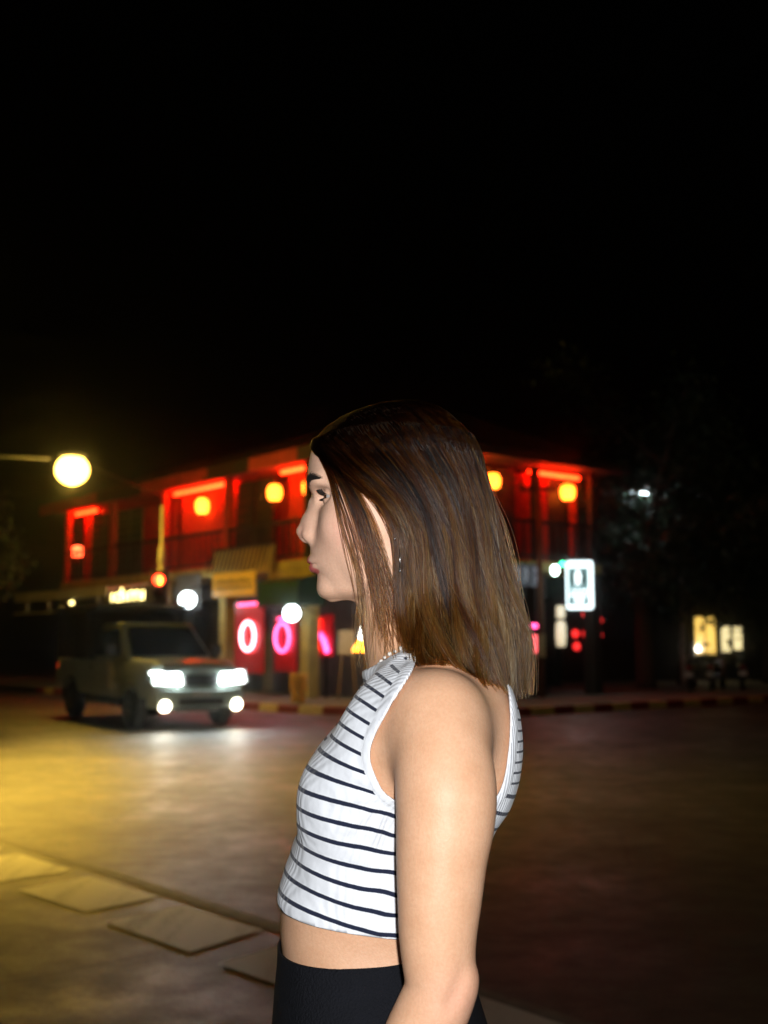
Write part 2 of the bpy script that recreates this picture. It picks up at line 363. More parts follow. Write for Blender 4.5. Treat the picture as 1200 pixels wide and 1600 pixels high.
# --- materials of the person
def skin_material():
    m = bpy.data.materials.new('skin'); m.use_nodes = True; N = m.node_tree.nodes; L = m.node_tree.links; b = N['Principled BSDF']
    tc = N.new('ShaderNodeTexCoord'); nz = N.new('ShaderNodeTexNoise'); nz.inputs['Scale'].default_value = 38; nz.inputs['Detail'].default_value = 6
    L.new(tc.outputs['Object'], nz.inputs['Vector'])
    rp = N.new('ShaderNodeValToRGB'); rp.color_ramp.elements[0].position = .3; rp.color_ramp.elements[1].position = .72
    rp.color_ramp.elements[0].color = (.60,.335,.195,1); rp.color_ramp.elements[1].color = (.665,.39,.24,1); L.new(nz.outputs['Fac'], rp.inputs['Fac'])
    fn = N.new('ShaderNodeTexNoise'); fn.inputs['Scale'].default_value = 330; fn.inputs['Detail'].default_value = 3; L.new(tc.outputs['Object'], fn.inputs['Vector'])
    fr = N.new('ShaderNodeValToRGB'); fr.color_ramp.elements[0].position = .36; fr.color_ramp.elements[1].position = .62; fr.color_ramp.elements[0].color = (.86,.80,.76,1); fr.color_ramp.elements[1].color = (1,1,1,1); L.new(fn.outputs['Fac'], fr.inputs['Fac'])
    sk = N.new('ShaderNodeMix'); sk.data_type = 'RGBA'; sk.blend_type = 'MULTIPLY'; sk.inputs['Factor'].default_value = .38
    at = N.new('ShaderNodeAttribute'); at.attribute_name = 'lip'
    mx = N.new('ShaderNodeMix'); mx.data_type = 'RGBA'; L.new(at.outputs['Fac'], mx.inputs['Factor']); L.new(rp.outputs['Color'], mx.inputs['A']); mx.inputs['B'].default_value = (.55,.115,.11,1)
    at2 = N.new('ShaderNodeAttribute'); at2.attribute_name = 'flush'
    m2 = N.new('ShaderNodeMix'); m2.data_type = 'RGBA'; L.new(at2.outputs['Fac'], m2.inputs['Factor']); L.new(mx.outputs['Result'], m2.inputs['A']); m2.inputs['B'].default_value = (.66,.31,.24,1)
    at3 = N.new('ShaderNodeAttribute'); at3.attribute_name = 'face'
    m4 = N.new('ShaderNodeMix'); m4.data_type = 'RGBA'; L.new(at3.outputs['Fac'], m4.inputs['Factor']); L.new(rp.outputs['Color'], m4.inputs['A']); m4.inputs['B'].default_value = (.71,.435,.30,1); L.new(m4.outputs['Result'], mx.inputs['A'])
    # a few moles
    vo = N.new('ShaderNodeTexVoronoi'); vo.inputs['Scale'].default_value = 11; vo.inputs['Randomness'].default_value = 1; L.new(tc.outputs['Object'], vo.inputs['Vector'])
    lt = N.new('ShaderNodeMapRange'); lt.inputs['From Min'].default_value = .012; lt.inputs['From Max'].default_value = .022; lt.inputs['To Min'].default_value = .55; lt.inputs['To Max'].default_value = 0; L.new(vo.outputs['Distance'], lt.inputs['Value'])
    m3 = N.new('ShaderNodeMix'); m3.data_type = 'RGBA'; L.new(lt.outputs['Result'], m3.inputs['Factor']); L.new(m2.outputs['Result'], m3.inputs['A']); m3.inputs['B'].default_value = (.16,.06,.035,1)
    L.new(m3.outputs['Result'], sk.inputs['A']); L.new(fr.outputs['Color'], sk.inputs['B']); L.new(sk.outputs['Result'], b.inputs['Base Color'])
    b.inputs['Subsurface Weight'].default_value = .10; b.inputs['Subsurface Radius'].default_value = (1,.35,.2); b.inputs['Subsurface Scale'].default_value = .006
    b.inputs['Roughness'].default_value = .50; b.inputs['Specular IOR Level'].default_value = .30
    n2 = N.new('ShaderNodeTexNoise'); n2.inputs['Scale'].default_value = 520; n2.inputs['Detail'].default_value = 2; L.new(tc.outputs['Object'], n2.inputs['Vector'])
    bp = N.new('ShaderNodeBump'); bp.inputs['Strength'].default_value = .3; bp.inputs['Distance'].default_value = .001; L.new(n2.outputs['Fac'], bp.inputs['Height']); L.new(bp.outputs['Normal'], b.inputs['Normal'])
    return m
def top_material():
    m = bpy.data.materials.new('striped_rib_knit'); m.use_nodes = True; N = m.node_tree.nodes; L = m.node_tree.links; b = N['Principled BSDF']
    s = N.new('ShaderNodeAttribute'); s.attribute_name = 'stripe'; e = N.new('ShaderNodeAttribute'); e.attribute_name = 'edge'; tc = N.new('ShaderNodeTexCoord')
    wv = N.new('ShaderNodeTexNoise'); wv.inputs['Scale'].default_value = 140; L.new(tc.outputs['Object'], wv.inputs['Vector'])
    ad = N.new('ShaderNodeMath'); ad.operation = 'MULTIPLY_ADD'; L.new(wv.outputs['Fac'], ad.inputs[0]); ad.inputs[1].default_value = .035; L.new(s.outputs['Fac'], ad.inputs[2])
    fr = N.new('ShaderNodeMath'); fr.operation = 'FRACT'; L.new(ad.outputs[0], fr.inputs[0])
    lt = N.new('ShaderNodeMapRange'); lt.inputs['From Min'].default_value = .225; lt.inputs['From Max'].default_value = .255; lt.inputs['To Min'].default_value = 1; lt.inputs['To Max'].default_value = 0; L.new(fr.outputs[0], lt.inputs['Value'])
    l0 = N.new('ShaderNodeMapRange'); l0.inputs['From Min'].default_value = .0; l0.inputs['From Max'].default_value = .03; L.new(fr.outputs[0], l0.inputs['Value'])
    eg = N.new('ShaderNodeMath'); eg.operation = 'GREATER_THAN'; L.new(e.outputs['Fac'], eg.inputs[0]); eg.inputs[1].default_value = .0080
    mu = N.new('ShaderNodeMath'); mu.operation = 'MULTIPLY'; L.new(lt.outputs['Result'], mu.inputs[0]); L.new(eg.outputs[0], mu.inputs[1])
    mv = N.new('ShaderNodeMath'); mv.operation = 'MULTIPLY'; L.new(mu.outputs[0], mv.inputs[0]); L.new(l0.outputs['Result'], mv.inputs[1])
    mx = N.new('ShaderNodeMix'); mx.data_type = 'RGBA'; L.new(mv.outputs[0], mx.inputs['Factor']); mx.inputs['A'].default_value = (.74,.76,.79,1); mx.inputs['B'].default_value = (.010,.014,.035,1)
    L.new(mx.outputs['Result'], b.inputs['Base Color']); b.inputs['Roughness'].default_value = .85; b.inputs['Sheen Weight'].default_value = .15; b.inputs['Specular IOR Level'].default_value = .2
    # fine vertical ribs, a stitched groove beside the binding, soft cloth unevenness
    wt = N.new('ShaderNodeTexWave'); wt.wave_type = 'BANDS'; wt.bands_direction = 'DIAGONAL'; wt.inputs['Scale'].default_value = 110; wt.inputs['Distortion'].default_value = .6
    mp = N.new('ShaderNodeMapping'); mp.inputs['Scale'].default_value = (1,1,.02); L.new(tc.outputs['Object'], mp.inputs['Vector']); L.new(mp.outputs['Vector'], wt.inputs['Vector'])
    sg = N.new('ShaderNodeMath'); sg.operation = 'COMPARE'; L.new(e.outputs['Fac'], sg.inputs[0]); sg.inputs[1].default_value = .0069; sg.inputs[2].default_value = .0008
    h = N.new('ShaderNodeMath'); h.operation = 'MULTIPLY_ADD'; L.new(sg.outputs[0], h.inputs[0]); h.inputs[1].default_value = -2.0; L.new(wt.outputs['Fac'], h.inputs[2])
    nl = N.new('ShaderNodeTexNoise'); nl.inputs['Scale'].default_value = 26; nl.inputs['Detail'].default_value = 3; L.new(tc.outputs['Object'], nl.inputs['Vector'])
    h2 = N.new('ShaderNodeMath'); h2.operation = 'MULTIPLY_ADD'; L.new(nl.outputs['Fac'], h2.inputs[0]); h2.inputs[1].default_value = 7; L.new(h.outputs[0], h2.inputs[2])
    bp = N.new('ShaderNodeBump'); bp.inputs['Strength'].default_value = .6; bp.inputs['Distance'].default_value = .0009; L.new(h2.outputs[0], bp.inputs['Height']); L.new(bp.outputs['Normal'], b.inputs['Normal'])
    return m
def hair_material(name, mel, red, rough=.33):
    m = bpy.data.materials.new(name); m.use_nodes = True; N = m.node_tree.nodes; L = m.node_tree.links
    N.remove(N['Principled BSDF']); h = N.new('ShaderNodeBsdfHairPrincipled'); h.parametrization = 'MELANIN'
    h.inputs['Melanin'].default_value = mel; h.inputs['Melanin Redness'].default_value = red; h.inputs['Roughness'].default_value = rough; h.inputs['Radial Roughness'].default_value = .4
    h.inputs['Random Color'].default_value = .35; h.inputs['Random Roughness'].default_value = .2; h.inputs['Coat'].default_value = .0; h.inputs['IOR'].default_value = 1.42
    ci = N.new('ShaderNodeHairInfo'); mr = N.new('ShaderNodeMapRange'); mr.inputs['From Min'].default_value = .15; mr.inputs['From Max'].default_value = 1.0
    mr.inputs['To Min'].default_value = mel*1.6; mr.inputs['To Max'].default_value = mel*.80; mr.inputs['From Max'].default_value = .75; L.new(ci.outputs['Intercept'], mr.inputs['Value'])
    at = N.new('ShaderNodeAttribute'); at.attribute_name = 'tone'; sb = N.new('ShaderNodeMath'); sb.operation = 'ADD'; sb.use_clamp = True; L.new(mr.outputs['Result'], sb.inputs[0]); L.new(at.outputs['Fac'], sb.inputs[1]); L.new(sb.outputs[0], h.inputs['Melanin'])
    L.new(ci.outputs['Random'], h.inputs['Random'])
    L.new(h.outputs[0], N['Material Output'].inputs['Surface']); return m
SKIN = skin_material(); TOP = top_material(); HAIR = hair_material('brown_hair', .58, .60, .30)

person = empty('person', (WX, WY, 0), 0, 'person in a striped sleeveless crop top and black trousers, standing side-on in the road', 'person')
P, Q = nets(F, 0.0, GX, GY, GZ); P = to_iso(relax(P, Q, 3, .5), 0.0, 2); P = relax(P, Q, 2, .35)
def lipmask(P):
    out = np.zeros(len(P))
    for cx, cy, w, r0, bend, zb in (LIPS_U, LIPS_L):
        c = S(cx, cy); t = np.clip((P[:,1])/w, -1.15, 1.15); cxx = c[0]+bend*P[:,1]**2; cz = c[2]+zb*(1-t*t)-zb
        d = np.sqrt(((P[:,0]-cxx)/1.0)**2+(P[:,2]-cz)**2)
        ok = (np.abs(P[:,1]) < w*1.12)
        out = np.maximum(out, np.where(ok, np.clip((r0*(1.30-.30*t*t)-d)/.0012+.5, 0, 1), 0))
    return out
c1, c2 = S(478,832), S(545,835)
flush = np.exp(-((P-c1)**2).sum(1)/(.016**2))*.55+np.exp(-(((P-[c2[0],0,c2[2]])[:,[0,2]])**2).sum(1)/(.022**2))*.5*(P[:,2] > 1.45)
el = S(715,1530,-.17); flush += .35*np.exp(-(((P-[el[0],0,el[2]])[:,[0,2]])**2).sum(1)/(.03**2))
body = link('body', quad_mesh('body', P, Q, {'lip': lipmask(P)*.95, 'flush': np.clip(flush,0,1), 'face': np.clip((P[:,2]-S(600,960)[2])/.03,0,1)}), SKIN, person)

# --- crop top: the body surface pushed out, cut to shape
def poly_sd(x, z, poly):
    d = np.full(len(x), 1e9); s = np.ones(len(x)); n = len(poly)
    for i in range(n):
        a = poly[i]; b = poly[i-1]; ex, ez = b[0]-a[0], b[1]-a[1]; wx, wz = x-a[0], z-a[1]
        t = np.clip((wx*ex+wz*ez)/(ex*ex+ez*ez), 0, 1); d = np.minimum(d, (wx-ex*t)**2+(wz-ez*t)**2)
        c1_ = z >= a[1]; c2_ = z < b[1]; c3_ = ex*wz > ez*wx; s = np.where((c1_&c2_&c3_)|(~c1_&~c2_&~c3_), -s, s)
    return s*np.sqrt(d)
arm = [S(px,py,yo)[[0,2]] for px,py,yo in [(656,1000,-.05),(646,1034,-.06),(612,1090,-.09),(587,1140,-.10),(579,1172,-.10),(588,1207,-.11),(612,1240,-.115),(690,1275,-.12),(752,1262,-.11),(777,1225,-.09),(787,1170,-.08),(790,1110,-.07),(786,1040,-.05),(770,980,-.05)]]
arm_poly = [tuple(p) for p in catmull(arm, 6)]+[(S(700,930)[0], S(700,930)[2])]
LEAN = .21; HLEAN = .12
h1 = S(436,1401); hemv = h1[2]+HLEAN*h1[0]; svv = h1[2]+LEAN*h1[0]
nk1 = S(588,1038); 
def g_top(P):
    a = poly_sd(P[:,0], P[:,2], arm_poly)            # >0 outside the armhole
    hem = (P[:,2]+HLEAN*P[:,0]-hemv)
    neck = (nk1[2]+.55*(P[:,0]-nk1[0]))-P[:,2]
    return np.minimum(np.minimum(a, hem), neck), a, hem, neck
ISO = .0042
Pt, Qt = nets(F, ISO, GX, GY, GZ); Pt = to_iso(relax(Pt, Qt, 3), ISO, 2)
def arm_clear(P):
    d = np.full(len(P), 1.0); q = P*np.array([1,-1,1]); q[:,1] = -np.abs(P[:,1])
    ax = [S(*q) for q in [(691,1170,-.172),(696.5,1230,-.186),(696,1280,-.192),(692,1340,-.198),(689.5,1400,-.202),(687,1460,-.205),(688,1510,-.207),(690,1543,-.208)]]; rr = [.0475,.0500,.0488,.0450,.0418,.0378,.0345,.0335]
    for i in range(len(ax)-1):
        a, ab = ax[i], ax[i+1]-ax[i]; t = np.clip(((q-a)@ab)/(ab@ab), 0, 1); d = np.minimum(d, np.linalg.norm(q-a-t[:,None]*ab, axis=1)-(rr[i]+(rr[i+1]-rr[i])*t))
    return d-.0085
gA = np.minimum(g_top(Pt)[0], arm_clear(Pt)); gA = np.where((Pt[:,2] > 1.0) & (Pt[:,2] < 1.45), gA, -.01)
sg = gA[Qt] > 0; full = Qt[sg.all(1)]; mixed = Qt[sg.any(1) & ~sg.all(1)]
newv = []; cache = {}; polys = [tuple(q) for q in full.tolist()]; nb = len(Pt)
for q in mixed.tolist():
    out = []
    for i in range(4):
        a, b = q[i], q[(i+1) % 4]; ga_, gb_ = gA[a], gA[b]
        if ga_ > 0: out.append(a)
        if (ga_ > 0) != (gb_ > 0):
            k = (a,b) if a < b else (b,a)
            if k not in cache: t = gA[k[0]]/(gA[k[0]]-gA[k[1]]); cache[k] = nb+len(newv); newv.append(Pt[k[0]]+(Pt[k[1]]-Pt[k[0]])*t)
            out.append(cache[k])
    if len(out) >= 3: polys.append(tuple(out))
Pk = np.concatenate([Pt, np.array(newv)])
# keep only the largest connected piece
par = np.arange(len(Pk)); E = np.array([(p[i], p[i-1]) for p in polys for i in range(len(p))])
for _ in range(600):
    mn = np.minimum(par[E[:,0]], par[E[:,1]]); new = par.copy(); np.minimum.at(new, E[:,0], mn); np.minimum.at(new, E[:,1], mn); new = new[new]
    if (new == par).all(): break
    par = new
fl0 = np.array([par[p[0]] for p in polys]); lab, cn = np.unique(fl0, return_counts=True); best = lab[cn.argmax()]
polys = [p for p, l in zip(polys, fl0) if l == best]; used = np.unique(np.concatenate([np.array(p) for p in polys])); re = np.full(len(Pk), -1, np.int64); re[used] = np.arange(len(used))
Pk = Pk[used]; polys = [tuple(int(re[i]) for i in p) for p in polys]
gmin, ga, gh, gn = g_top(Pk)
edge = np.minimum(np.minimum(ga, gn), 1.0)
edge2 = np.minimum(edge, .05)
# binding stands slightly proud, hem too
v_, gr_ = sample(Pk); nr = gr_/(np.linalg.norm(gr_, axis=1)+1e-9)[:,None]
bulge = .0011*np.clip(1-np.abs(edge2-.0038)/.0042, 0, 1)**.5+.0008*np.clip(1-np.abs(gh-.006)/.007, 0, 1)**.5
# tension folds under the bust and at the waist
fold = .0004*np.sin((Pk[:,2]*.9+Pk[:,0]*.55)*210+1.5*np.sin(Pk[:,0]*40))*np.exp(-((Pk[:,2]-S(560,1320)[2])/.05)**2)*np.clip(edge2/.02, 0, 1)
ap_ = S(612,1245,-.12); dd_ = np.sqrt((Pk[:,0]-ap_[0])**2+(Pk[:,2]-ap_[2])**2)
th_ = np.arctan2(Pk[:,2]-ap_[2], -(Pk[:,0]-ap_[0])); fold = fold+.0010*np.sin(th_*11+dd_*30)*np.exp(-((dd_-.035)/.03)**2)*np.clip(edge2/.015, 0, 1)
wz_ = S(500,1385)[2]; fold = fold+.0010*np.sin(Pk[:,0]*60+Pk[:,2]*130)*np.sin(Pk[:,0]*23+1)*np.exp(-((Pk[:,2]-wz_)/.04)**2)
Pk = Pk+nr*(bulge+fold)[:,None]
xr = np.clip(S(585,1100)[0]-Pk[:,0], 0, 1)
sval = (Pk[:,2]+LEAN*Pk[:,0]-svv)+.0011*np.sin(Pk[:,0]*55+Pk[:,2]*31)+.0009*np.sin(Pk[:,0]*120-Pk[:,2]*90+2)*np.clip((Pk[:,0]-S(560,1300)[0])/.03,0,1)
up = np.clip((Pk[:,2]-S(500,1215)[2])/.12, 0, 1)
sval = sval+up*.55*(Pk[:,0]-S(520,1150)[0])*1.0
stripe = (sval-.0125)/.0196
tme = bpy.data.meshes.new('crop_top'); tme.from_pydata(Pk.tolist(), [], polys); tme.update()
for k_, v_2 in (('stripe', stripe), ('edge', edge)): tme.attributes.new(k_, 'FLOAT', 'POINT').data.foreach_set('value', v_2.astype(np.float32))
top = link('crop_top', tme, TOP, person, True)
sm = top.modifiers.new('thick', 'SOLIDIFY'); sm.thickness = .0022; sm.offset = -.4
tag(top, 'white ribbed crop top with thin navy stripes and white binding')
# --- eyes, brows, lashes
def eye_material():
    m = bpy.data.materials.new('eye'); m.use_nodes = True; N = m.node_tree.nodes; L = m.node_tree.links; b = N['Principled BSDF']
    tc = N.new('ShaderNodeTexCoord'); sx = N.new('ShaderNodeSeparateXYZ'); L.new(tc.outputs['Object'], sx.inputs[0])
    mu = N.new('ShaderNodeMath'); mu.operation = 'MULTIPLY'; mu.inputs[1].default_value = -1/.0122; L.new(sx.outputs[0], mu.inputs[0])
    rp = N.new('ShaderNodeValToRGB'); cr = rp.color_ramp; cr.elements[0].position = .70; cr.elements[0].color = (.38,.34,.31,1); cr.elements[1].position = .995; cr.elements[1].color = (.004,.003,.002,1)
    e = cr.elements.new(.74); e.color = (.05,.022,.01,1); e = cr.elements.new(.93); e.color = (.09,.035,.012,1)
    L.new(mu.outputs[0], rp.inputs['Fac']); L.new(rp.outputs['Color'], b.inputs['Base Color']); b.inputs['Roughness'].default_value = .08; b.inputs['Coat Weight'].default_value = .6
    return m
EYE = eye_material()
for sd in (-1, 1):
    e = MB().ball((0,0,0), .0122, 24, 16).build('eyeball', EYE, person, True); e.location = S(525,783)+[0,.0325*sd,0]; e.rotation_euler = (0,0,0)
def hair_obj(name, P, mat_, parent, rad, taper=.35, tone=None):
    """P: strands x points x 3"""
    n, k, _ = P.shape; cv = bpy.data.hair_curves.new(name); cv.add_curves([k]*n)
    cv.attributes['position'].data.foreach_set('vector', P.astype(np.float32).ravel())
    r = cv.attributes.get('radius') or cv.attributes.new('radius', 'FLOAT', 'POINT')
    rr = (np.ones((n,1))*rad)*np.linspace(1, taper, k)[None,:]**.6; r.data.foreach_set('value', rr.astype(np.float32).ravel())
    if tone is not None: cv.attributes.new('tone', 'FLOAT', 'CURVE').data.foreach_set('value', tone.astype(np.float32))
    o = bpy.data.objects.new(name, cv); COL.objects.link(o); cv.materials.append(mat_); o.parent = parent; return o
def front(y, z):
    xs_ = np.linspace(-.16,.0,260); v, _ = sample(np.stack([xs_, np.full(260,y), np.full(260,z)], 1)); i = max(1, int(np.argmax(v < 0)))
    return np.array([xs_[i-1]+(xs_[i]-xs_[i-1])*v[i-1]/(v[i-1]-v[i]), y, z])
DARKHAIR = mat('dark_brow_hair', (.012,.008,.006), .6, var=.2)
for sd in (-1, 1):
    st = []
    for i in range(300):
        t = rng.random(); yb = sd*(.015+.028*t); zb = S(500, 763-11*math.sin(t*1.8)+3*t*t)[2]+rng.normal(0,.0023*(.45+1.6*t*(1-t)*1.6))
        d = np.array([0, sd*.7, .75*(1-t)-.05*t])*.0080
        st.append([front(yb+d[1]*u, zb+d[2]*u)-np.array([.0006+.0006*u,0,0]) for u in np.linspace(0,1,4)])
    hair_obj('eyebrow', np.array(st), DARKHAIR, person, .00030)
    st = []
    ec = S(525,783)+np.array([0,.0325*sd,0])
    for i in range(170):
        t = -1+2*rng.random(); a = t*.85; low = i % 3 == 0
        el_ = R(-8) if low else R(12.5)
        dr = np.array([-math.cos(a)*math.cos(el_), sd*math.sin(a), math.sin(el_)]); dr /= np.linalg.norm(dr); c = ec+dr*.0132
        ln = .0038 if low else .0076
        st.append([c+np.array([dr[0],dr[1]*1.2,0])*u*ln+np.array([0,0,(-.25 if low else .6)*u*u*ln]) for u in np.linspace(0,1,4)])
    hair_obj('eyelash', np.array(st), DARKHAIR, person, .00034)

# --- hair: guides traced at the side of the head, mirrored to the far side
def guide_grid(fam, n=26):
    return np.array([[S(*q) for q in g] for g in fam])     # guides x points x 3
MAIN = [
 [(489,697,-.004),(497,712,-.040),(520,738,-.066),(560,768,-.079),(600,797,-.0855),(626,842,-.088),(632,905,-.080),(640,965,-.078),(652,1025,-.098)],
 [(505,672,-.004),(520,690,-.045),(556,724,-.074),(600,762,-.084),(634,805,-.0905),(652,865,-.090),(664,930,-.086),(676,990,-.098),(690,1050,-.125)],
 [(540,648,-.004),(562,662,-.045),(602,704,-.075),(642,752,-.085),(672,806,-.088),(692,870,-.088),(710,935,-.088),(726,1000,-.104),(738,1072,-.118)],
 [(585,633,-.004),(612,644,-.042),(655,690,-.070),(690,744,-.079),(714,806,-.080),(733,872,-.080),(748,940,-.080),(762,1005,-.088),(768,1088,-.092)],
 [(630,626,-.003),(655,636,-.033),(698,680,-.055),(729,738,-.061),(750,802,-.062),(763,868,-.062),(774,935,-.060),(786,1005,-.062),(780,1094,-.066)],
 [(662,629,-.002),(686,641,-.020),(722,682,-.034),(748,740,-.038),(768,802,-.040),(778,868,-.038),(788,930,-.036),(803,1000,-.034),(798,1090,-.036)],
 [(684,637,0),(706,650,-.002),(735,690,-.003),(758,745,-.003),(777,805,-.003),(786,868,-.003),(796,928,-.003),(811,998,-.003),(808,1080,-.003)]]
LOCK = [
 [(487,694,-.006),(496,712,-.045),(511,745,-.066),(522,790,-.0735),(534,840,-.0735),(546,890,-.066),(555,940,-.062),(557,1000,-.060),(553,1062,-.058)],
 [(490,690,-.006),(505,715,-.052),(526,752,-.072),(544,800,-.078),(560,850,-.0765),(574,900,-.070),(584,945,-.066),(588,990,-.068),(590,1030,-.070)],
 [(495,684,-.006),(518,718,-.060),(550,760,-.078),(576,808,-.083),(594,858,-.0825),(607,905,-.078),(618,950,-.076),(628,995,-.084),(640,1032,-.098)]]
def cr_interp(A, t):
    """Catmull-Rom along axis 0 of A at parameters t in 0..1"""
    n = A.shape[0]; x = np.clip(t, 0, 1)*(n-1); i = np.clip(np.floor(x).astype(int), 0, n-2); f = (x-i).reshape((-1,)+(1,)*(A.ndim-1))
    p0 = A[np.maximum(i-1,0)]; p1 = A[i]; p2 = A[i+1]; p3 = A[np.minimum(i+2,n-1)]
    return .5*((2*p1)+(-p0+p2)*f+(2*p0-5*p1+4*p2-p3)*f*f+(-p0+3*p1-3*p2+p3)*f**3)
def guides_at(fam, s, K):
    A = guide_grid(fam); G = cr_interp(A, s)                           # N x P x 3
    G = np.moveaxis(G, 1, 0); return np.moveaxis(cr_interp(G, np.linspace(0,1,K)), 0, 1)
KP = 26
def away(G):
    c = np.zeros_like(G); c[...,0] = S(640,800)[0]; c[...,2] = np.minimum(G[...,2], S(640,735)[2]); d = G-c; return d/(np.linalg.norm(d, axis=-1, keepdims=True)+1e-9)
def strands(fam, N, side, depth, clumps, tipnoise, wave, lens=(.84,1.04), roots=.45, sr=(0,1), clumpy=.58):
    s = sr[0]+(sr[1]-sr[0])*rng.random(N)
    u = np.linspace(0,1,KP)[None,:,None]
    cs = np.sort(rng.random(clumps)); csv = sr[0]+(sr[1]-sr[0])*cs; ci = np.abs(s[:,None]-csv[None,:]).argmin(1)
    G = guides_at(fam, s, KP); G = G+(guides_at(fam, csv[ci], KP)-G)*clumpy*np.clip(u*1.3,0,1)**1.2
    # inner layers start lower on the head and lie closer to it
    lay = rng.random(N)**1.3
    nrm = away(G)
    G = G-nrm*(lay*depth)[:,None,None]*np.clip(u*3,0.15,1)
    # clumps: each strand leans towards its clump's own wandering offset
    cl = (lay*3).astype(int); cid = ci*3+cl
    co = rng.normal(0, 1, (clumps*3, 3)); ph = np.repeat(csv,3)*7.0+rng.normal(0,.9,clumps*3); fq = 1.5+.35*rng.normal(0,1,clumps*3)
    amp = u**1.6
    G = G+co[cid][:,None,:]*np.array([.0060,.0045,.003])*amp*tipnoise
    w = np.sin(ph[cid][:,None]+fq[cid][:,None]*6.28*u[:,:,0])*amp[:,:,0]
    G[:,:,0] += wave*.0062*w; G[:,:,1] += wave*.005*np.cos(ph[cid][:,None]+fq[cid][:,None]*5*u[:,:,0])*amp[:,:,0]
    G = G+rng.normal(0,1,(N,1,3))*np.array([.0022,.0018,.0015])*(.35+amp)
    fz = rng.normal(0,1,(N,3)); G = G+(.0011*np.sin(u*9+fz[:,None,:]*3))*(.3+u)
    # strand length and root position
    L = lens[0]+(lens[1]-lens[0])*rng.random(N)**.7+rng.normal(0,.045,clumps*3)[cid]; L = np.minimum(L, 1.0)
    TONES.append(rng.normal(0,.13,clumps*3)[cid]+rng.normal(0,.12,N)); r0 = lay*roots*rng.random(N)**.6
    tt = r0[:,None]+(L-r0)[:,None]*np.linspace(0,1,KP)[None,:]; x = np.minimum(tt,1.06)*(KP-1); i = np.clip(np.floor(x).astype(int),0,KP-2); f = (x-i)[:,:,None]
    a = np.take_along_axis(G, i[:,:,None], 1); b = np.take_along_axis(G, i[:,:,None]+1, 1); G = a*(1-f)+b*f
    if side > 0: G = G*np.array([1,-1,1])
    # stay outside the head, neck and shoulders
    flat = G.reshape(-1,3)
    for _ in range(3):
        v, g = sample(flat); n = np.linalg.norm(g,axis=1)+1e-9; need = np.clip(.0022-v, 0, .02); flat = flat+g/n[:,None]*need[:,None]
    G = flat.reshape(G.shape)
    k = np.array([.25,.5,.25]); H = G.copy(); H[:,1:-1] = .25*G[:,:-2]+.5*G[:,1:-1]+.25*G[:,2:]; return H
parts = []; TONES = []
for side in (-1, 1):
    parts.append(strands(MAIN, 10500 if side < 0 else 7000, side, .016, 54, 1.1, 2.1))
    parts.append(strands(LOCK, 105, side, .004, 22, 1.0, .8, lens=(.62,1.0), roots=.1, clumpy=.85))
    parts.append(strands(LOCK, 75, side, .004, 30, 1.2, 1.0, lens=(.6,1.0), roots=.1, sr=(.62,1.0), clumpy=.5))
    parts.append(strands(MAIN, 110, side, -.004, 60, 1.6, 2.2, lens=(.5,1.0)))          # flyaway strands
hairP = np.concatenate(parts)
# under-layer: a dark sheet of hair just inside the strands so that no scalp shows
NS, NU = 44, 40
verts = []; 
for side in (-1, 1):
    G = guides_at(MAIN, np.linspace(.0,1,NS), NU)[:, :int(NU*.93)]
    G = G-away(G)*.0085
    fl_ = to_iso(G.reshape(-1,3), .003, 1) if False else G.reshape(-1,3)
    for _ in range(3):
        v, g = sample(fl_); n = np.linalg.norm(g,axis=1)+1e-9; fl_ = fl_+g/n[:,None]*np.clip(.0018-v,0,.02)[:,None]
    if side > 0: fl_ = fl_*np.array([1,-1,1])
    verts.append(fl_)
NUu = int(NU*.93); faces = []
for b in (0, 1):
    for i in range(NS-1):
        for j in range(NUu-1):
            o = b*NS*NUu; q = (o+i*NUu+j, o+(i+1)*NUu+j, o+(i+1)*NUu+j+1, o+i*NUu+j+1); faces.append(q if b == 0 else q[::-1])
mb = MB(); mb.add(np.concatenate(verts), faces)
HBASE = mat('hair_underlayer', (.010,.006,.0035), 1.0, var=.4, scale=60, spec=.03)
hair = mb.build('hair', HBASE, person, True); hm = hair.modifiers.new('thick','SOLIDIFY'); hm.thickness = .003
tag(hair, 'shoulder-length brown hair swept behind the ear with a loose front lock')
hair_obj('hair_strands', hairP, HAIR, hair, .00030, tone=np.concatenate(TONES))

# --- earring and necklace
SILVER = mat('silver', (.75,.75,.74), .18, 1.0, var=.1)
for sd in (-1, 1):
    p = S(625,852,-.092); p[1] = p[1]*-sd
    q = S(625,892,-.094); q[1] = q[1]*-sd
    er = MB().tube([p, q], .0007, 8).ball(q, .0016, 10, 8).tube([p+[0,0,.006], p+[-.003,0,.009], p+[-.006,-sd*-.004,.006]], .0005, 6).build('earring', SILVER, person, True)
    tag(er, 'thin silver bar drop earring')
nc = []
for i in range(64):
    th = 2*math.pi*i/64; c = S(640,1014); p = c+[.064*math.cos(th), .062*math.sin(th), .028*math.cos(th)]; nc.append(p)
nc = to_iso(np.array(nc), .0028, 8)
mbn = MB()
for i, p in enumerate(nc): mbn.ball(p, .0024 if i % 2 else .0019, 10, 6)
tag(mbn.build('necklace', mat('bead_pearl', (.78,.75,.70), .2, var=.15), person, True), 'fine beaded necklace at the collar')

